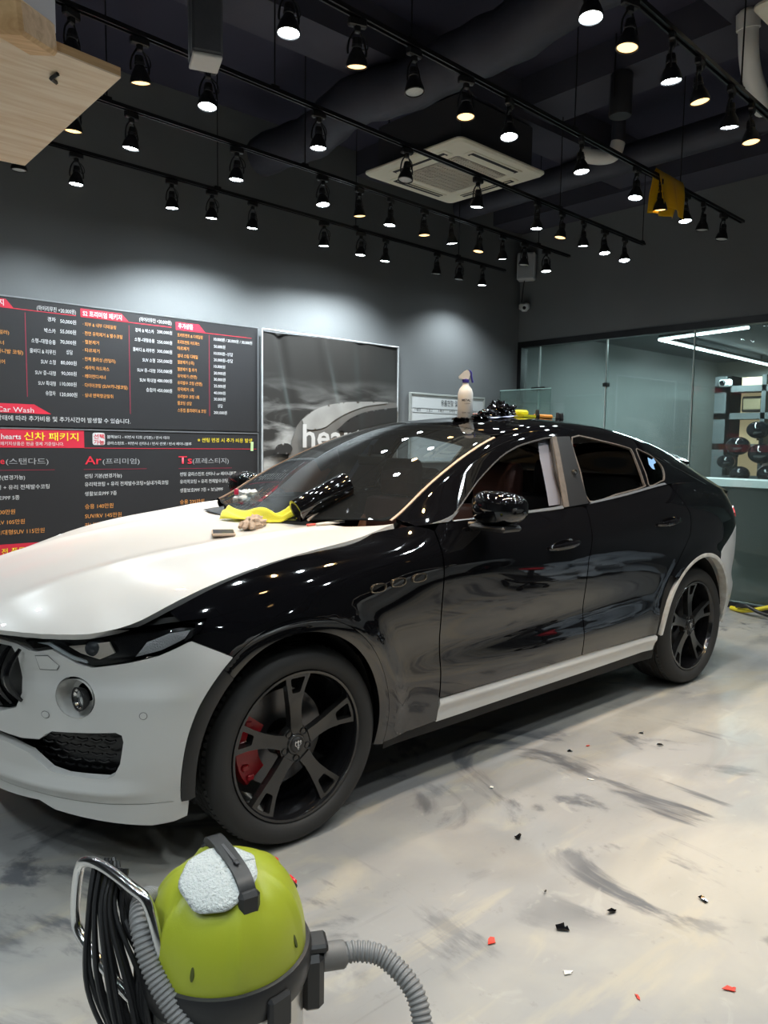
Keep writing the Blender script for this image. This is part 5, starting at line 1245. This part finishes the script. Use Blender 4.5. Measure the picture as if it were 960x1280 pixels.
# ---------------------------------------------------------------- cloth helper
def cloth(name, m, fn, nu, nv, parent=None, thick=.003, loc=(0, 0, 0)):
    k = MB()
    for i in range(nu+1):
        for j in range(nv+1): k.v.append(fn(i/nu, j/nv))
    for i in range(nu):
        for j in range(nv): a = i*(nv+1)+j; k.f.append((a, a+nv+1, a+nv+2, a+1))
    o = k.build(name, m, parent, sharp=80, loc=loc); md = o.modifiers.new('thick', 'SOLIDIFY'); md.thickness = thick; md.offset = 0
    return o
YEL = mat('yellow_towel', (.95, .68, .03), .85, noise=(25, .5, (.90, .62, .02)), bump=(250, .5), sheen=.3)
LEM = mat('lemon_towel', (.80, .78, .04), .85, noise=(30, .5, (.70, .68, .03)), bump=(250, .5), sheen=.3)
def translucent(m, f):
    nt = m.node_tree; N = nt.nodes; b = N['Principled BSDF']; t = N.new('ShaderNodeBsdfTranslucent'); x = N.new('ShaderNodeMixShader'); x.inputs[0].default_value = f
    t.inputs[0].default_value = b.inputs['Base Color'].default_value
    nt.links.new(b.outputs[0], x.inputs[1]); nt.links.new(t.outputs[0], x.inputs[2]); nt.links.new(x.outputs[0], N['Material Output'].inputs[0])
translucent(YEL, .62)
def tw(u, v):     # towel folded over the fourth track: v 0 front hem .. 1 back hem
    x = (u-.5)*.36; s = (v-.46)*.47; h = -abs(s)+.016*math.exp(-(s/.02)**2)
    drop = h*(1+.25*(u-.3)*(1 if s < 0 else -.6)); y = math.copysign(min(abs(s), .022)+abs(s)*.10, s) + .018*math.sin(u*11+s*9)*min(1, abs(s)*8)
    return (x+.02*math.sin(s*9), y, drop+.022)
yt_ = cloth('towel', YEL, tw, 26, 30, None, .0025, loc=(3.42, -.396, ZT+.015)); yt_.rotation_euler = (0, 0, .045)
tag(yt_, 'yellow cloth hung over a ceiling lamp track', 'towel')
# ---------------------------------------------------------------- things on the bonnet
def hz(x, y): return float(hood(np.array(float(x)), np.array(float(y)))[2])
ph = empty('phone', (.055, -.275, hz(.055, -.275)+.002)); ph.rotation_euler = (0, -.03, math.radians(-118)); tag(ph, 'phone with dark screen and beige case lying on the white bonnet', 'phone')
MB().box((0, 0, .005), (.195, .098, .012), .003).build('case', mat('beige_case', (.55, .43, .33), .5), ph); MB().box((0, 0, .0115), (.183, .088, .002), .0008).build('screen', mat('phone_screen', (.012, .013, .016), .4, 0, .2), ph)
MB().lathe([(0, .0128), (.004, .0128), (.004, .0122)], 10).build('camera_dot', GLBLK, ph, loc=(.080, 0, 0))
def crumple(name, m, c, rx, ry, rz_, seed, amp=.35, nu=36, nv=18, sub=None, rot=0):
    R_ = np.random.default_rng(seed); ks = R_.normal(size=(9, 3))*2.6; phs = R_.uniform(0, 6.28, 9); k = MB()
    for i in range(nv+1):
        p = PI*i/nv
        for j in range(nu):
            t = 2*PI*j/nu; d = np.array([math.sin(p)*math.cos(t), math.sin(p)*math.sin(t), math.cos(p)])
            f = 1+amp*sum(abs(math.sin(ks[q] @ d*1.3+phs[q])) - .6 for q in range(9))/4
            v = d*f*np.array([rx, ry, rz_]); v[2] = max(v[2], -rz_*.55); k.v.append(tuple(v))
    for i in range(nv):
        for j in range(nu): q = (j+1) % nu; k.f.append((i*nu+j, (i+1)*nu+j, (i+1)*nu+q, i*nu+q))
    o = k.build(name, m, None, sharp=40, loc=(c[0], c[1], c[2]+rz_*.55)); o.rotation_euler = (0, 0, rot)
    return o
gl = crumple('work_glove', mat('tan_cotton', (.46, .36, .28), .9, bump=(180, .5)), (.24, -.225, hz(.24, -.225)), .085, .038, .034, 4, .5, rot=.6); tag(gl, 'crumpled tan cotton glove between the phone and the lemon towel', 'glove')
for i, (a, b) in enumerate([((-.06, -.02), (-.105, -.035)), ((-.065, .0), (-.115, -.005)), ((-.06, .02), (-.10, .025))]): MB().tube([(a[0], a[1], -.008), ((a[0]+b[0])/2, (a[1]+b[1])/2, .004), (b[0], b[1], -.010)], .013, 8, rad=[.015, .014, .009]).build('finger', MATS['tan_cotton'], gl)
spine = catmull([(.32, .15), (.345, .02), (.37, -.09), (.40, -.17), (.44, -.225), (.50, -.265), (.545, -.285)], 6); ns = len(spine)
def lt(u, v):
    i = min(int(u*(ns-1)), ns-2); f = u*(ns-1)-i; x = spine[i][0]*(1-f)+spine[i+1][0]*f; y = spine[i][1]*(1-f)+spine[i+1][1]*f
    w = (.090*(1-u*.60))*(.6+.4*math.sin(PI*min(1, u*3+.12))); a = (v-.5)*2; hgt = .058*(1-a*a)*(.75+.25*math.sin(u*17+v*5)) + .010*math.sin(v*14+u*9)
    xx = x+a*w*.85; yy = y+a*w*.28; lift = max(0, u-.60)*.19
    zz = (hz(min(xx, .5), yy) if xx < .5 else hz(.5, yy)+(xx-.5)*.45)+.006+max(hgt, 0)+lift
    return (xx, yy, zz)
lm = cloth('towel', LEM, lt, 44, 20, None, .004); tag(lm, 'lemon yellow towel lying twisted on the white bonnet by the windscreen', 'towel')
FILM = mat('black_film', (.004, .004, .005), .06, 0, .5, .4)
# film roll: a hollow coil resting across bonnet and windscreen base
rl = empty('film_roll', (0, 0, 0)); tag(rl, 'glossy black film roll resting against the foot of the windscreen', 'film roll')
A_, B_ = Vector((.405, -.315, 1.176)), Vector((.665, -.36, 1.298)); ax = (B_-A_); ln = ax.length; q = Vector((0, 0, 1)).rotation_difference(ax.normalized()).to_matrix().to_4x4(); T = Matrix.Translation(A_) @ q
MB().lathe([(.040, .002), (.042, 0), (.054, 0), (.056, .004), (.056, ln-.004), (.054, ln), (.040, ln)], 32).xf(T).build('film_coil', FILM, rl); MB().lathe([(.040, .0), (.039, ln), (.036, ln), (.036, 0)], 28).xf(T).build('core_tube', mat('card_core', (.03, .027, .024), .8), rl)
MB().tube([A_+Vector((.03, -.052, -.038)), A_+Vector((.14, -.03, .02))], .006, 6).build('paper_edge', mat('backing_paper', (.62, .52, .44), .7), rl)
kn = empty('craft_knife', (.45, -.48, hz(.45, -.48)+.006)); kn.rotation_euler = (0, -.05, math.radians(-19)); tag(kn, 'white craft knife with red tip on the bonnet edge by the windscreen', 'knife')
MB().box((.01, 0, 0), (.11, .016, .010), .003).build('handle', mat('knife_white', (.70, .66, .58), .5), kn); MB().box((-.065, .004, 0), (.045, .014, .009), .003, Matrix.Rotation(.2, 4, 'Z')).build('red_end', mat('knife_red', (.60, .06, .05), .45), kn); MB().box((.075, 0, 0), (.03, .009, .001)).build('blade', CHROME, kn)
MB().tube([(-.02, .012, .002), (.05, .020, .006), (.10, .03, .004)], .003, 6).build('spring_clip', mat('knife_white', (.70, .66, .58), .5), kn)
sh_ = cloth('film_sheet', mat('black_sheet', (.012, .012, .013), .35), lambda u, v: ((.345+.19*v+.02*u), (.46-.40*u+.03*v), hz(min(.36+.18*v, .5), .46-.40*u)+.006+.004*math.sin(u*9+v*4)+max(0, v-.6)*.05), 18, 10, None, .002); tag(sh_, 'flat black film sheet on the far rear corner of the bonnet', 'film sheet')
pl = crumple('plastic_wrap', mat('clear_wrap', (.62, .70, .76), .2, 0, .5, .3, alpha=.75), (.585, .40, 1.160), .055, .075, .045, 11, .6); tag(pl, 'crumpled pale plastic wrap at the windscreen foot behind the lemon towel', 'plastic wrap')
bt_ = empty('small_bottle', (.535, .44, 1.150)); tag(bt_, 'tiny clear bottle with red cap by the plastic wrap', 'bottle')
MB().lathe([(0, 0), (.018, 0), (.02, .006), (.02, .035), (.009, .045), (.009, .055)], 14).build('body', mat('bottle_grey', (.4, .42, .45), .2), bt_); MB().lathe([(.012, .052), (.012, .080), (.008, .084), (0, .084)], 12).build('cap', mat('cap_red', (.50, .02, .07), .4), bt_)
# ---------------------------------------------------------------- things on the roof
def rz(x, y): return float(up(np.array(float(x)), t_of_y(np.array(float(x)), np.array(abs(float(y)))))[2])
sb = empty('spray_bottle', (1.655, -.19, rz(1.655, -.19))); sb.rotation_euler = (0, 0, -.72); tag(sb, 'white spray bottle with blue and white trigger standing on the car roof', 'spray bottle')
MB().lathe([(0, .0), (.040, .0), (.044, .006), (.044, .13), (.043, .145), (.036, .168), (.020, .188), (.016, .20), (.016, .208)], 28).build('body', mat('bottle_white', (.78, .77, .74), .4), sb)
MB().lathe([(.018, .204), (.020, .206), (.020, .222), (.014, .226)], 18).build('collar', mat('trigger_blue', (.05, .04, .28), .4), sb)
kk = MB().prism([(-.042, .238), (-.038, .226), (.0, .222), (.016, .224), (.022, .248), (.018, .268), (.004, .276), (-.012, .268)], -.014, .014, Matrix(((1, 0, 0, 0), (0, 0, 1, 0), (0, 1, 0, 0), (0, 0, 0, 1)))); kk.build('spray_head', mat('bottle_white2', (.72, .72, .72), .35), sb)
MB().tube(catmull([(.016, 0, .274), (.030, 0, .262), (.032, 0, .240), (.040, 0, .205)], 4), .006, 8).build('trigger', mat('trigger_blue', (.05, .04, .28), .4), sb)
txt('lettering', 'METAL', INKB, -.024, .098, .012, .05, sb, -.0452, 'LEFT', .0005); txt('lettering', 'CLEAN', INKB, -.010, .082, .008, .032, sb, -.0450); txt('lettering', '500 ml', INKB, -.022, .03, .008, .045, sb, -.0452)
wd_ = [(1.575, -.23, .045, .04, .012, 3), (1.705, -.27, .05, .04, .016, 5), (1.86, -.20, .06, .05, .026, 21), (1.985, -.19, .07, .06, .042, 8), (2.05, -.09, .065, .05, .055, 13)]
for i, (x, y, a, b, h, sd) in enumerate(wd_):
    o = crumple('film_scrap', FILM, (x, y, rz(x, y)), a, b, h, sd, .9, 30, 16)
    tag(o, ['flat black film scrap at the foot of the spray bottle', 'small black film scrap beside the spray bottle', 'loose black film scrap between bottle and large wad', 'large glossy black film wad on the car roof', 'tallest shiny black film wad on the car roof beside the yellow scraper'][i], 'film scrap', 'film scraps on the roof')
o = crumple('sponge', mat('salmon_sponge', (.72, .22, .13), .85), (1.77, -.16, rz(1.77, -.16)), .035, .03, .014, 2, .2); tag(o, 'small salmon sponge beside the spray bottle on the roof', 'sponge')
o = cloth('paper_sheet', mat('blue_white_paper', (.45, .52, .72), .6), lambda u, v: (1.74+.24*u, -.36+.08*v+.05*u, rz(1.74+.24*u, .34-.05*u)+.006+.003*math.sin(u*8)), 8, 4, None, .001); tag(o, 'small bluish paper slip lying on the roof edge', 'paper')
sq_ = empty('scraper', (2.165, -.20, rz(2.165, -.20))); sq_.rotation_euler = (0, 0, .15); tag(sq_, 'bright yellow plastic scraper on the car roof', 'scraper')
MB().prism([(-.075, -.05), (.075, -.05), (.06, .05), (-.06, .05)], 0, .014).build('blade_plate', mat('scraper_yellow', (.80, .72, .03), .45), sq_); MB().box((0, .01, .028), (.11, .05, .034), .012).build('grip', MATS['scraper_yellow'], sq_)
kk = empty('cutter', (2.37, -.20, rz(2.37, -.20))); tag(kk, 'orange handled cutter behind the yellow scraper on the roof', 'cutter')
MB().box((0, 0, .016), (.17, .034, .028), .008).build('handle', mat('cutter_orange', (.80, .30, .04), .45), kk); MB().box((.115, 0, .012), (.07, .016, .004), .001).build('blade', mat('cutter_pale', (.70, .65, .45), .4), kk)
for i, x in enumerate((2.265, 2.475, 2.515)):
    o = empty('pen_cap', (x, -.235, rz(x, -.235))); MB().lathe([(0, 0), (.013, 0), (.014, .01), (.012, .048), (.010, .052), (0, .052)], 14).build('cap_body', BLKPLASTIC, o); MB().lathe([(.0142, .012), (.0155, .014), (.0155, .02), (.0142, .022)], 14).build('ring', BLKPLASTIC, o)
    tag(o, ['black marker cap between the scraper and the cutter', 'black marker cap on the cutter side, nearer the scraper', 'rearmost black marker cap on the roof'][i], 'marker cap', 'marker caps on the roof')
# pale blue film tabs on the rear side
tb_ = panel('film_tab', mat('blue_film', (.25, .45, .75), .3, emit=None), car, [(2.70, .20), (2.74, .27), (2.78, .25), (2.82, .27), (2.81, .22), (2.76, .20), (2.74, .15), (2.71, .16)], up_f, step=.03, flange=.0, off=.004)
MB().lathe([(0, .02), (.012, .018), (.016, .0), (.012, -.004)], 16, Matrix.Rotation(PI/2, 4, 'X')).build('pillar_clip', CHROME, car, loc=tuple(up(np.array(1.86), np.array(.20))*np.array([1, -1, 1])+np.array([0, -.008, 0])))
# ---------------------------------------------------------------- vacuum cleaner
vx, vy = -.777, -1.772
vc = empty('vacuum_cleaner', (vx, vy, 0)); vc.rotation_euler = (0, 0, math.radians(-8)); tag(vc, 'lime green domed drum vacuum cleaner with steel tank and hoses in front of the car', 'vacuum cleaner')
LIME = mat('lime_plastic', (.37, .42, .030), .36, noise=(3, .3, (.34, .39, .026)), bump=(200, .04)); STEEL = mat('brushed_steel', (.55, .54, .52), .28, .95); HOSE = mat('grey_hose', (.22, .22, .22), .45); BLK2 = mat('black_abs', (.018, .018, .019), .4)
k = MB(); nu, nv = 96, 26
for i in range(nv+1):
    t = (PI/2)*i/nv; r0 = .172*math.cos(t)**.64 if i < nv else 0; z0 = .398+.186*math.sin(t)**1.0
    for j in range(nu):
        a = 2*PI*j/nu; g = 1.0
        for rib in np.arange(6)*PI/3+.3:       # raised panels between broad ribs
            d = (a-rib+PI) % (2*PI)-PI; g += .050*(1/(1+(d/.080)**8))*math.sin(min(1, i/nv*1.1)*PI)
        # saddle that carries the handle
        x, y = r0*g*math.cos(a), r0*g*math.sin(a); zz = z0
        if abs(x) < .034: zz += .014*math.sin(min(1, max(0, (i/nv-.15)/.85))*PI/2)*(1-max(0, (abs(x)-.022))/.012 if abs(x) > .022 else 1)
        k.v.append((x, y, zz))
for i in range(nv):
    for j in range(nu): q = (j+1) % nu; k.f.append((i*nu+j, i*nu+q, (i+1)*nu+q, (i+1)*nu+j))
dome = k.build('motor_dome', LIME, vc, sharp=35)
MB().lathe([(.170, .405), (.180, .403), (.185, .392), (.184, .360), (.178, .335), (.172, .33), (.165, .33)], 64).build('top_ring', BLK2, vc)
MB().lathe([(0, .075), (.150, .075), (.165, .085), (.168, .30), (.168, .345)], 64).build('steel_drum', STEEL, vc)
MB().lathe([(0, .055), (.17, .055), (.18, .07), (.18, .095), (.168, .10)], 48).build('base_ring', BLK2, vc)
for j in range(4):
    a = PI/4+j*PI/2; c, s = math.cos(a), math.sin(a)
    MB().lathe([(0, -.012), (.026, -.012), (.028, -.008), (.028, .008), (.026, .012), (0, .012)], 18, Matrix.Translation((.17*c, .17*s, .028)) @ Matrix.Rotation(PI/2, 4, 'X')).build('castor', BLK2, vc); MB().tube([(.165*c, .165*s, .03), (.165*c, .165*s, .075)], .012, 8).build('castor_stem', BLK2, vc)
# carry handle along local y
hp = catmull([(0, .088, .560), (0, .084, .588), (0, .068, .600), (0, .0, .602), (0, -.080, .594), (0, -.110, .574), (0, -.118, .545)], 5)
k = MB()
for i, p in enumerate(hp):
    d = Vector(hp[min(i+1, len(hp)-1)])-Vector(hp[max(i-1, 0)]); d.normalize(); nrm_ = Vector((0, -d.z, d.y)); w = .017; h = .012
    for sx, sn in ((-1, -1), (1, -1), (1, .6), (.7, 1), (-.7, 1), (-1, .6)): k.v.append(tuple(Vector(p)+Vector((sx*w, 0, 0))-nrm_*sn*h*(-1)))
for i in range(len(hp)-1):
    for j in range(6): q = (j+1) % 6; k.f.append((i*6+j, i*6+q, (i+1)*6+q, (i+1)*6+j))
k.f += [(0, 1, 2, 3, 4, 5), tuple((len(hp)-1)*6+j for j in range(6))[::-1]]
hd = k.build('carry_handle', BLK2, vc, sharp=40)
MB().box((0, -.120, .553), (.046, .028, .060), .008).build('handle_foot', BLK2, vc); MB().box((0, .090, .570), (.044, .024, .05), .008).build('handle_foot', BLK2, vc)
MB().box((0, -.02, .613), (.008, .09, .004), .001).build('handle_inlay', mat('grey_inlay', (.08, .08, .085), .5), hd)
MB().lathe([(0, .004), (.006, .003), (.007, 0)], 10).build('handle_button', BLK2, hd, loc=(0, -.055, .612))
# rocker switches on the dome flank
for (px_, py_, pz_, tilt_) in ((.136, .062, .512, .9), (.158, .012, .482, 1.0)):
    n3 = Vector((px_, py_, (pz_-.36)*1.0)).normalized(); qn = Vector((0, 0, 1)).rotation_difference(n3).to_matrix().to_4x4()
    s_ = MB().box((0, 0, 0), (.026, .040, .014), .004).xf(qn).build('switch_frame', BLK2, vc, loc=(px_, py_, pz_)); MB().box((0, 0, .006), (.017, .030, .014), .004).xf(qn).build('rocker', mat('switch_red', (.55, .01, .02), .25, emit=(1, .05, .05), es=.25), s_)
for a in (-.95, -2.35, .35):           # keyhole slots
    c, s = math.cos(a), math.sin(a); MB().prism([(.004*math.cos(t), .014*math.sin(t)) for t in np.linspace(0, 2*PI, 14, endpoint=False)], 0, .003, Matrix.Translation((.1665*c, .1665*s, .448)) @ Vector((0, 0, 1)).rotation_difference(Vector((c, s, .33)).normalized()).to_matrix().to_4x4() @ Matrix.Rotation(a+PI/2, 4, 'Z')).build('vent_slot', mat('slot_dark', (.06, .075, .01), .6), dome)
for a in (-1.35, PI*.55):               # latches
    R = Matrix.Rotation(a, 4, 'Z'); MB().box((.186, 0, .345), (.02, .055, .075), .006).xf(R).build('latch', BLK2, vc)
# hose inlet at the right, seen from the camera
ia = math.radians(-20); ci, si = math.cos(ia), math.sin(ia); R = Matrix.Rotation(ia, 4, 'Z')
MB().box((.186, 0, .30), (.05, .085, .13), .012).xf(R).build('inlet_box', BLK2, vc); MB().box((.196, .0, .372), (.05, .06, .022), .006).xf(R).build('inlet_hook', BLK2, vc)
MB().lathe([(.026, 0), (.030, .004), (.030, .05), (.027, .055), (.024, .055)], 24, R @ Matrix.Translation((.208, 0, .335)) @ Matrix.Rotation(PI/2, 4, 'Y')).build('hose_connector', mat('grey_connector', (.16, .155, .15), .5), vc)
def hose(name, pts, r, pitch, m, par):
    P = [Vector(p) for p in catmull(pts, 24)]; L_ = [0]
    for a, b in zip(P, P[1:]): L_.append(L_[-1]+(b-a).length)
    n = int(L_[-1]/(pitch/4)); Q = []; rad = []; j = 0
    for i in range(n+1):
        s = L_[-1]*i/n
        while j < len(L_)-2 and L_[j+1] < s: j += 1
        f = (s-L_[j])/max(1e-9, L_[j+1]-L_[j]); Q.append(P[j].lerp(P[j+1], f)); rad.append(r*(1.0 if i % 4 in (0, 1) else .86))
    return MB().tube(Q, r, 14, True, rad).build(name, m, par, sharp=30)
o3 = R @ Vector((.26, 0, .335)); 
Vinv = Matrix.Rotation(math.radians(8), 4, 'Z'); W2L = lambda p: tuple(Vinv @ (Vector(p)-Vector((vx, vy, 0))))
hose('suction_hose', [tuple(o3), tuple(o3+R @ Vector((.035, 0, .002))), W2L((-.475, -1.955, .325)), W2L((-.455, -2.03, .28)), W2L((-.47, -2.08, .21)), W2L((-.50, -2.12, .12)), W2L((-.46, -2.2, .05)), W2L((-.30, -2.35, .035))], .0235, .011, HOSE, vc)
hose('wand_hose', [W2L((-.80, -1.60, .40)), W2L((-.905, -1.655, .50)), W2L((-.955, -1.735, .505)), W2L((-.955, -1.80, .43)), W2L((-.925, -1.89, .33)), W2L((-.92, -1.95, .22)), W2L((-.93, -1.97, .06))], .0225, .010, HOSE, vc)
k = MB().tube(catmull([W2L(p) for p in [(-.945, -1.735, .30), (-.975, -1.66, .335), (-1.005, -1.55, .385), (-1.012, -1.515, .43), (-1.008, -1.53, .54), (-1.00, -1.56, .575), (-.985, -1.62, .582), (-.965, -1.72, .575), (-.95, -1.76, .555), (-.94, -1.79, .47), (-.93, -1.80, .36)]], 6), .0115, 12); k.build('push_handle', mat('chrome_tube', (.75, .75, .75), .12, 1), vc)
random.seed(5)
for i in range(20):                     # looped mains cable hung on the handle
    a = random.uniform(-.035, .035); b = random.uniform(-.022, .022); d_ = random.uniform(0, .07)
    pts = [(-.975+b, -1.60+a, .575-d_*.2), (-1.0+b, -1.63+a, .50), (-1.0+b*2, -1.68+a*2, .38-d_), (-.985+b, -1.75+a, .27-d_), (-.955-b, -1.79+a, .24-d_), (-.945+b, -1.74-a, .34), (-.945-b, -1.67, .48), (-.965+b, -1.61+a, .575-d_*.2)]
    MB().tube(catmull([W2L(p) for p in pts], 6), .0052, 7).build('cable_loop', BLK2, vc)
def dome_z(x, y):
    r = min(math.hypot(x, y)/.172, 1); t = math.acos(r**(1/.64)); return .398+.186*math.sin(t)
def pad_f(u, v):
    r = .078*u; a = 2*PI*v; x = -.030+r*math.cos(a)*(1+.03*math.sin(a*7)); y = -.046+r*math.sin(a); return (x, y, dome_z(x, y)+.017+.0015*math.sin(a*9+r*90))
pd = cloth('polishing_pad', mat('white_fleece', (.70, .74, .72), .95, bump=(160, 1.0), sheen=.5), pad_f, 10, 40, None, .012, (vx, vy, 0)); pd.rotation_euler = (0, 0, math.radians(-12)); tag(pd, 'white fleece polishing pad lying on the vacuum dome under the handle', 'polishing pad')
# ---------------------------------------------------------------- scraps on the floor
bits = [(1.494, -1.087, .018, 0, 'round black speck near the shadow of the car'), (.657, -1.443, .022, 0, 'small black film flake on the pale floor in front of the door'), (.334, -1.883, .030, 0, 'largest curled black film scrap on the floor'), (.529, -1.926, .024, 0, 'pointed black film scrap beside the dark swirl'), (.811, -2.084, .020, 0, 'black film sliver at the lower corner of the floor'), (.445, -1.721, .012, 0, 'tiny black flake above the dark swirl'), (1.986, -1.184, .016, 0, 'dark flat fleck on the floor toward the glass'),
        (.116, -1.773, .022, 1, 'red plastic scrap pair beside the scrubbed swirl'), (.248, -2.186, .016, 1, 'small red scrap at the bottom of the floor'), (.47, -2.333, .022, 1, 'red scrap at the bottom corner of the floor'), (1.624, -1.104, .014, 1, 'tiny red flake near the car shadow'), (.184, -1.998, .022, 2, 'white paper scrap in the middle of the swirl'), (1.312, -1.334, .02, 2, 'white chips scattered on the grey floor'), (.90, -1.10, .014, 2, 'white flake close to the edge of the car shadow'), (1.907, -1.334, .018, 0, 'dark oval fleck near the glass side of the floor')]
SM = [FILM, mat('red_scrap', (.60, .05, .03), .5), mat('white_scrap', (.80, .78, .72), .7)]
for i, (x, y, r, c, lb) in enumerate(bits):
    R_ = np.random.default_rng(40+i); n = 7; k = MB(); ang = np.sort(R_.uniform(0, 2*PI, n)); rad = r*R_.uniform(.45, 1.1, n); hh = R_.uniform(.001, .012 if c == 0 else .004, n)
    k.v = [(0, 0, .006 if c == 0 else .002)]+[(a*math.cos(t), a*.7*math.sin(t), h) for a, t, h in zip(rad, ang, hh)]; k.f = [(0, 1+j, 1+(j+1) % n) for j in range(n)]
    o = k.build('floor_scrap', SM[c], smooth=False, loc=(x, y, .0005)); o.rotation_euler = (0, 0, R_.uniform(0, 6)); md = o.modifiers.new('thick', 'SOLIDIFY'); md.thickness = .0015; md.offset = 1
    tag(o, lb, 'scrap', 'scraps on the floor')

# ---------------------------------------------------------------- behind the camera, seen mirrored in the black doors
SILV = mat('silver_paint', (.50, .51, .51), .30, .1, .5, .4)
car2 = empty('car', (4.0, -4.62, 0), PI); tag(car2, 'silver car parked behind the camera, mirrored in the black doors', 'car')
SKIP = ('front_seat', 'rear_bench', 'steering_wheel', 'dashboard', 'centre_console', 'headliner', 'pillar_liner', 'door_card', 'rear_view_mirror', 'film_tab', 'pillar_edge_tape', 'pillar_clip', 'side_vent', 'edge_tape', 'load_bay_wall')
def copy_car(o, par, depth=0):
    if o.name.split('.')[0] in SKIP or (o.location.y > .5 and o.name.startswith('fog')): return
    c = o.copy(); COL.objects.link(c); c.parent = par
    if c.type == 'MESH' and c.material_slots and c.material_slots[0].material in (BLACKP, WHITEP):
        c.material_slots[0].link = 'OBJECT'; c.material_slots[0].material = SILV
    for ch in list(o.children): copy_car(ch, c, depth+1)
for ch in list(car.children): copy_car(ch, car2)
st_ = empty('work_stool', (3.6, -2.75, 0), .4); tag(st_, 'low rolling work stool with red seat beside the silver car', 'stool')
MB().box((0, 0, .34), (.16, .15, .05), .02).build('seat', mat('red_vinyl', (.55, .015, .03), .35), st_); MB().tube([(0, 0, .10), (0, 0, .32)], .025, 12).build('column', BLKMETAL, st_); MB().box((0, 0, .16), (.36, .32, .02), .006).build('tool_tray', BLKPLASTIC, st_)
for j in range(4):
    a = PI/4+j*PI/2; MB().tube([(0, 0, .10), (.19*math.cos(a), .19*math.sin(a), .075)], .014, 8).build('leg', BLKMETAL, st_); MB().lathe([(0, -.012), (.030, -.012), (.032, 0), (.030, .012), (0, .012)], 16, Matrix.Translation((.19*math.cos(a), .19*math.sin(a), .032)) @ Matrix.Rotation(PI/2, 4, 'X')).build('castor', BLKPLASTIC, st_)
o = crumple('plastic_sheeting', mat('cloudy_plastic', (.42, .47, .52), .25), (4.75, -2.9, 0), .55, .35, .20, 31, .8, 60, 30); tag(o, 'heap of cloudy plastic sheeting on the floor beyond the work stool', 'plastic sheeting')

ah = empty('air_hose', (5.30, -.42, 0)); tag(ah, 'yellow and black hose end on the floor at the foot of the glass partition', 'hose')
MB().tube(catmull([(.10, .30, .02), (.02, .16, .03), (.0, .04, .06), (.05, -.10, .10), (.12, -.3, .05), (.10, -.6, .02)], 6), .020, 10).build('yellow_hose', mat('hose_yellow', (.75, .62, .03), .45), ah)
MB().tube(catmull([(.02, .22, .06), (-.05, .10, .09), (-.06, -.04, .05), (-.02, -.3, .02), (-.05, -.6, .02)], 6), .016, 10).build('black_hose', BLKPLASTIC, ah)
flush_text()
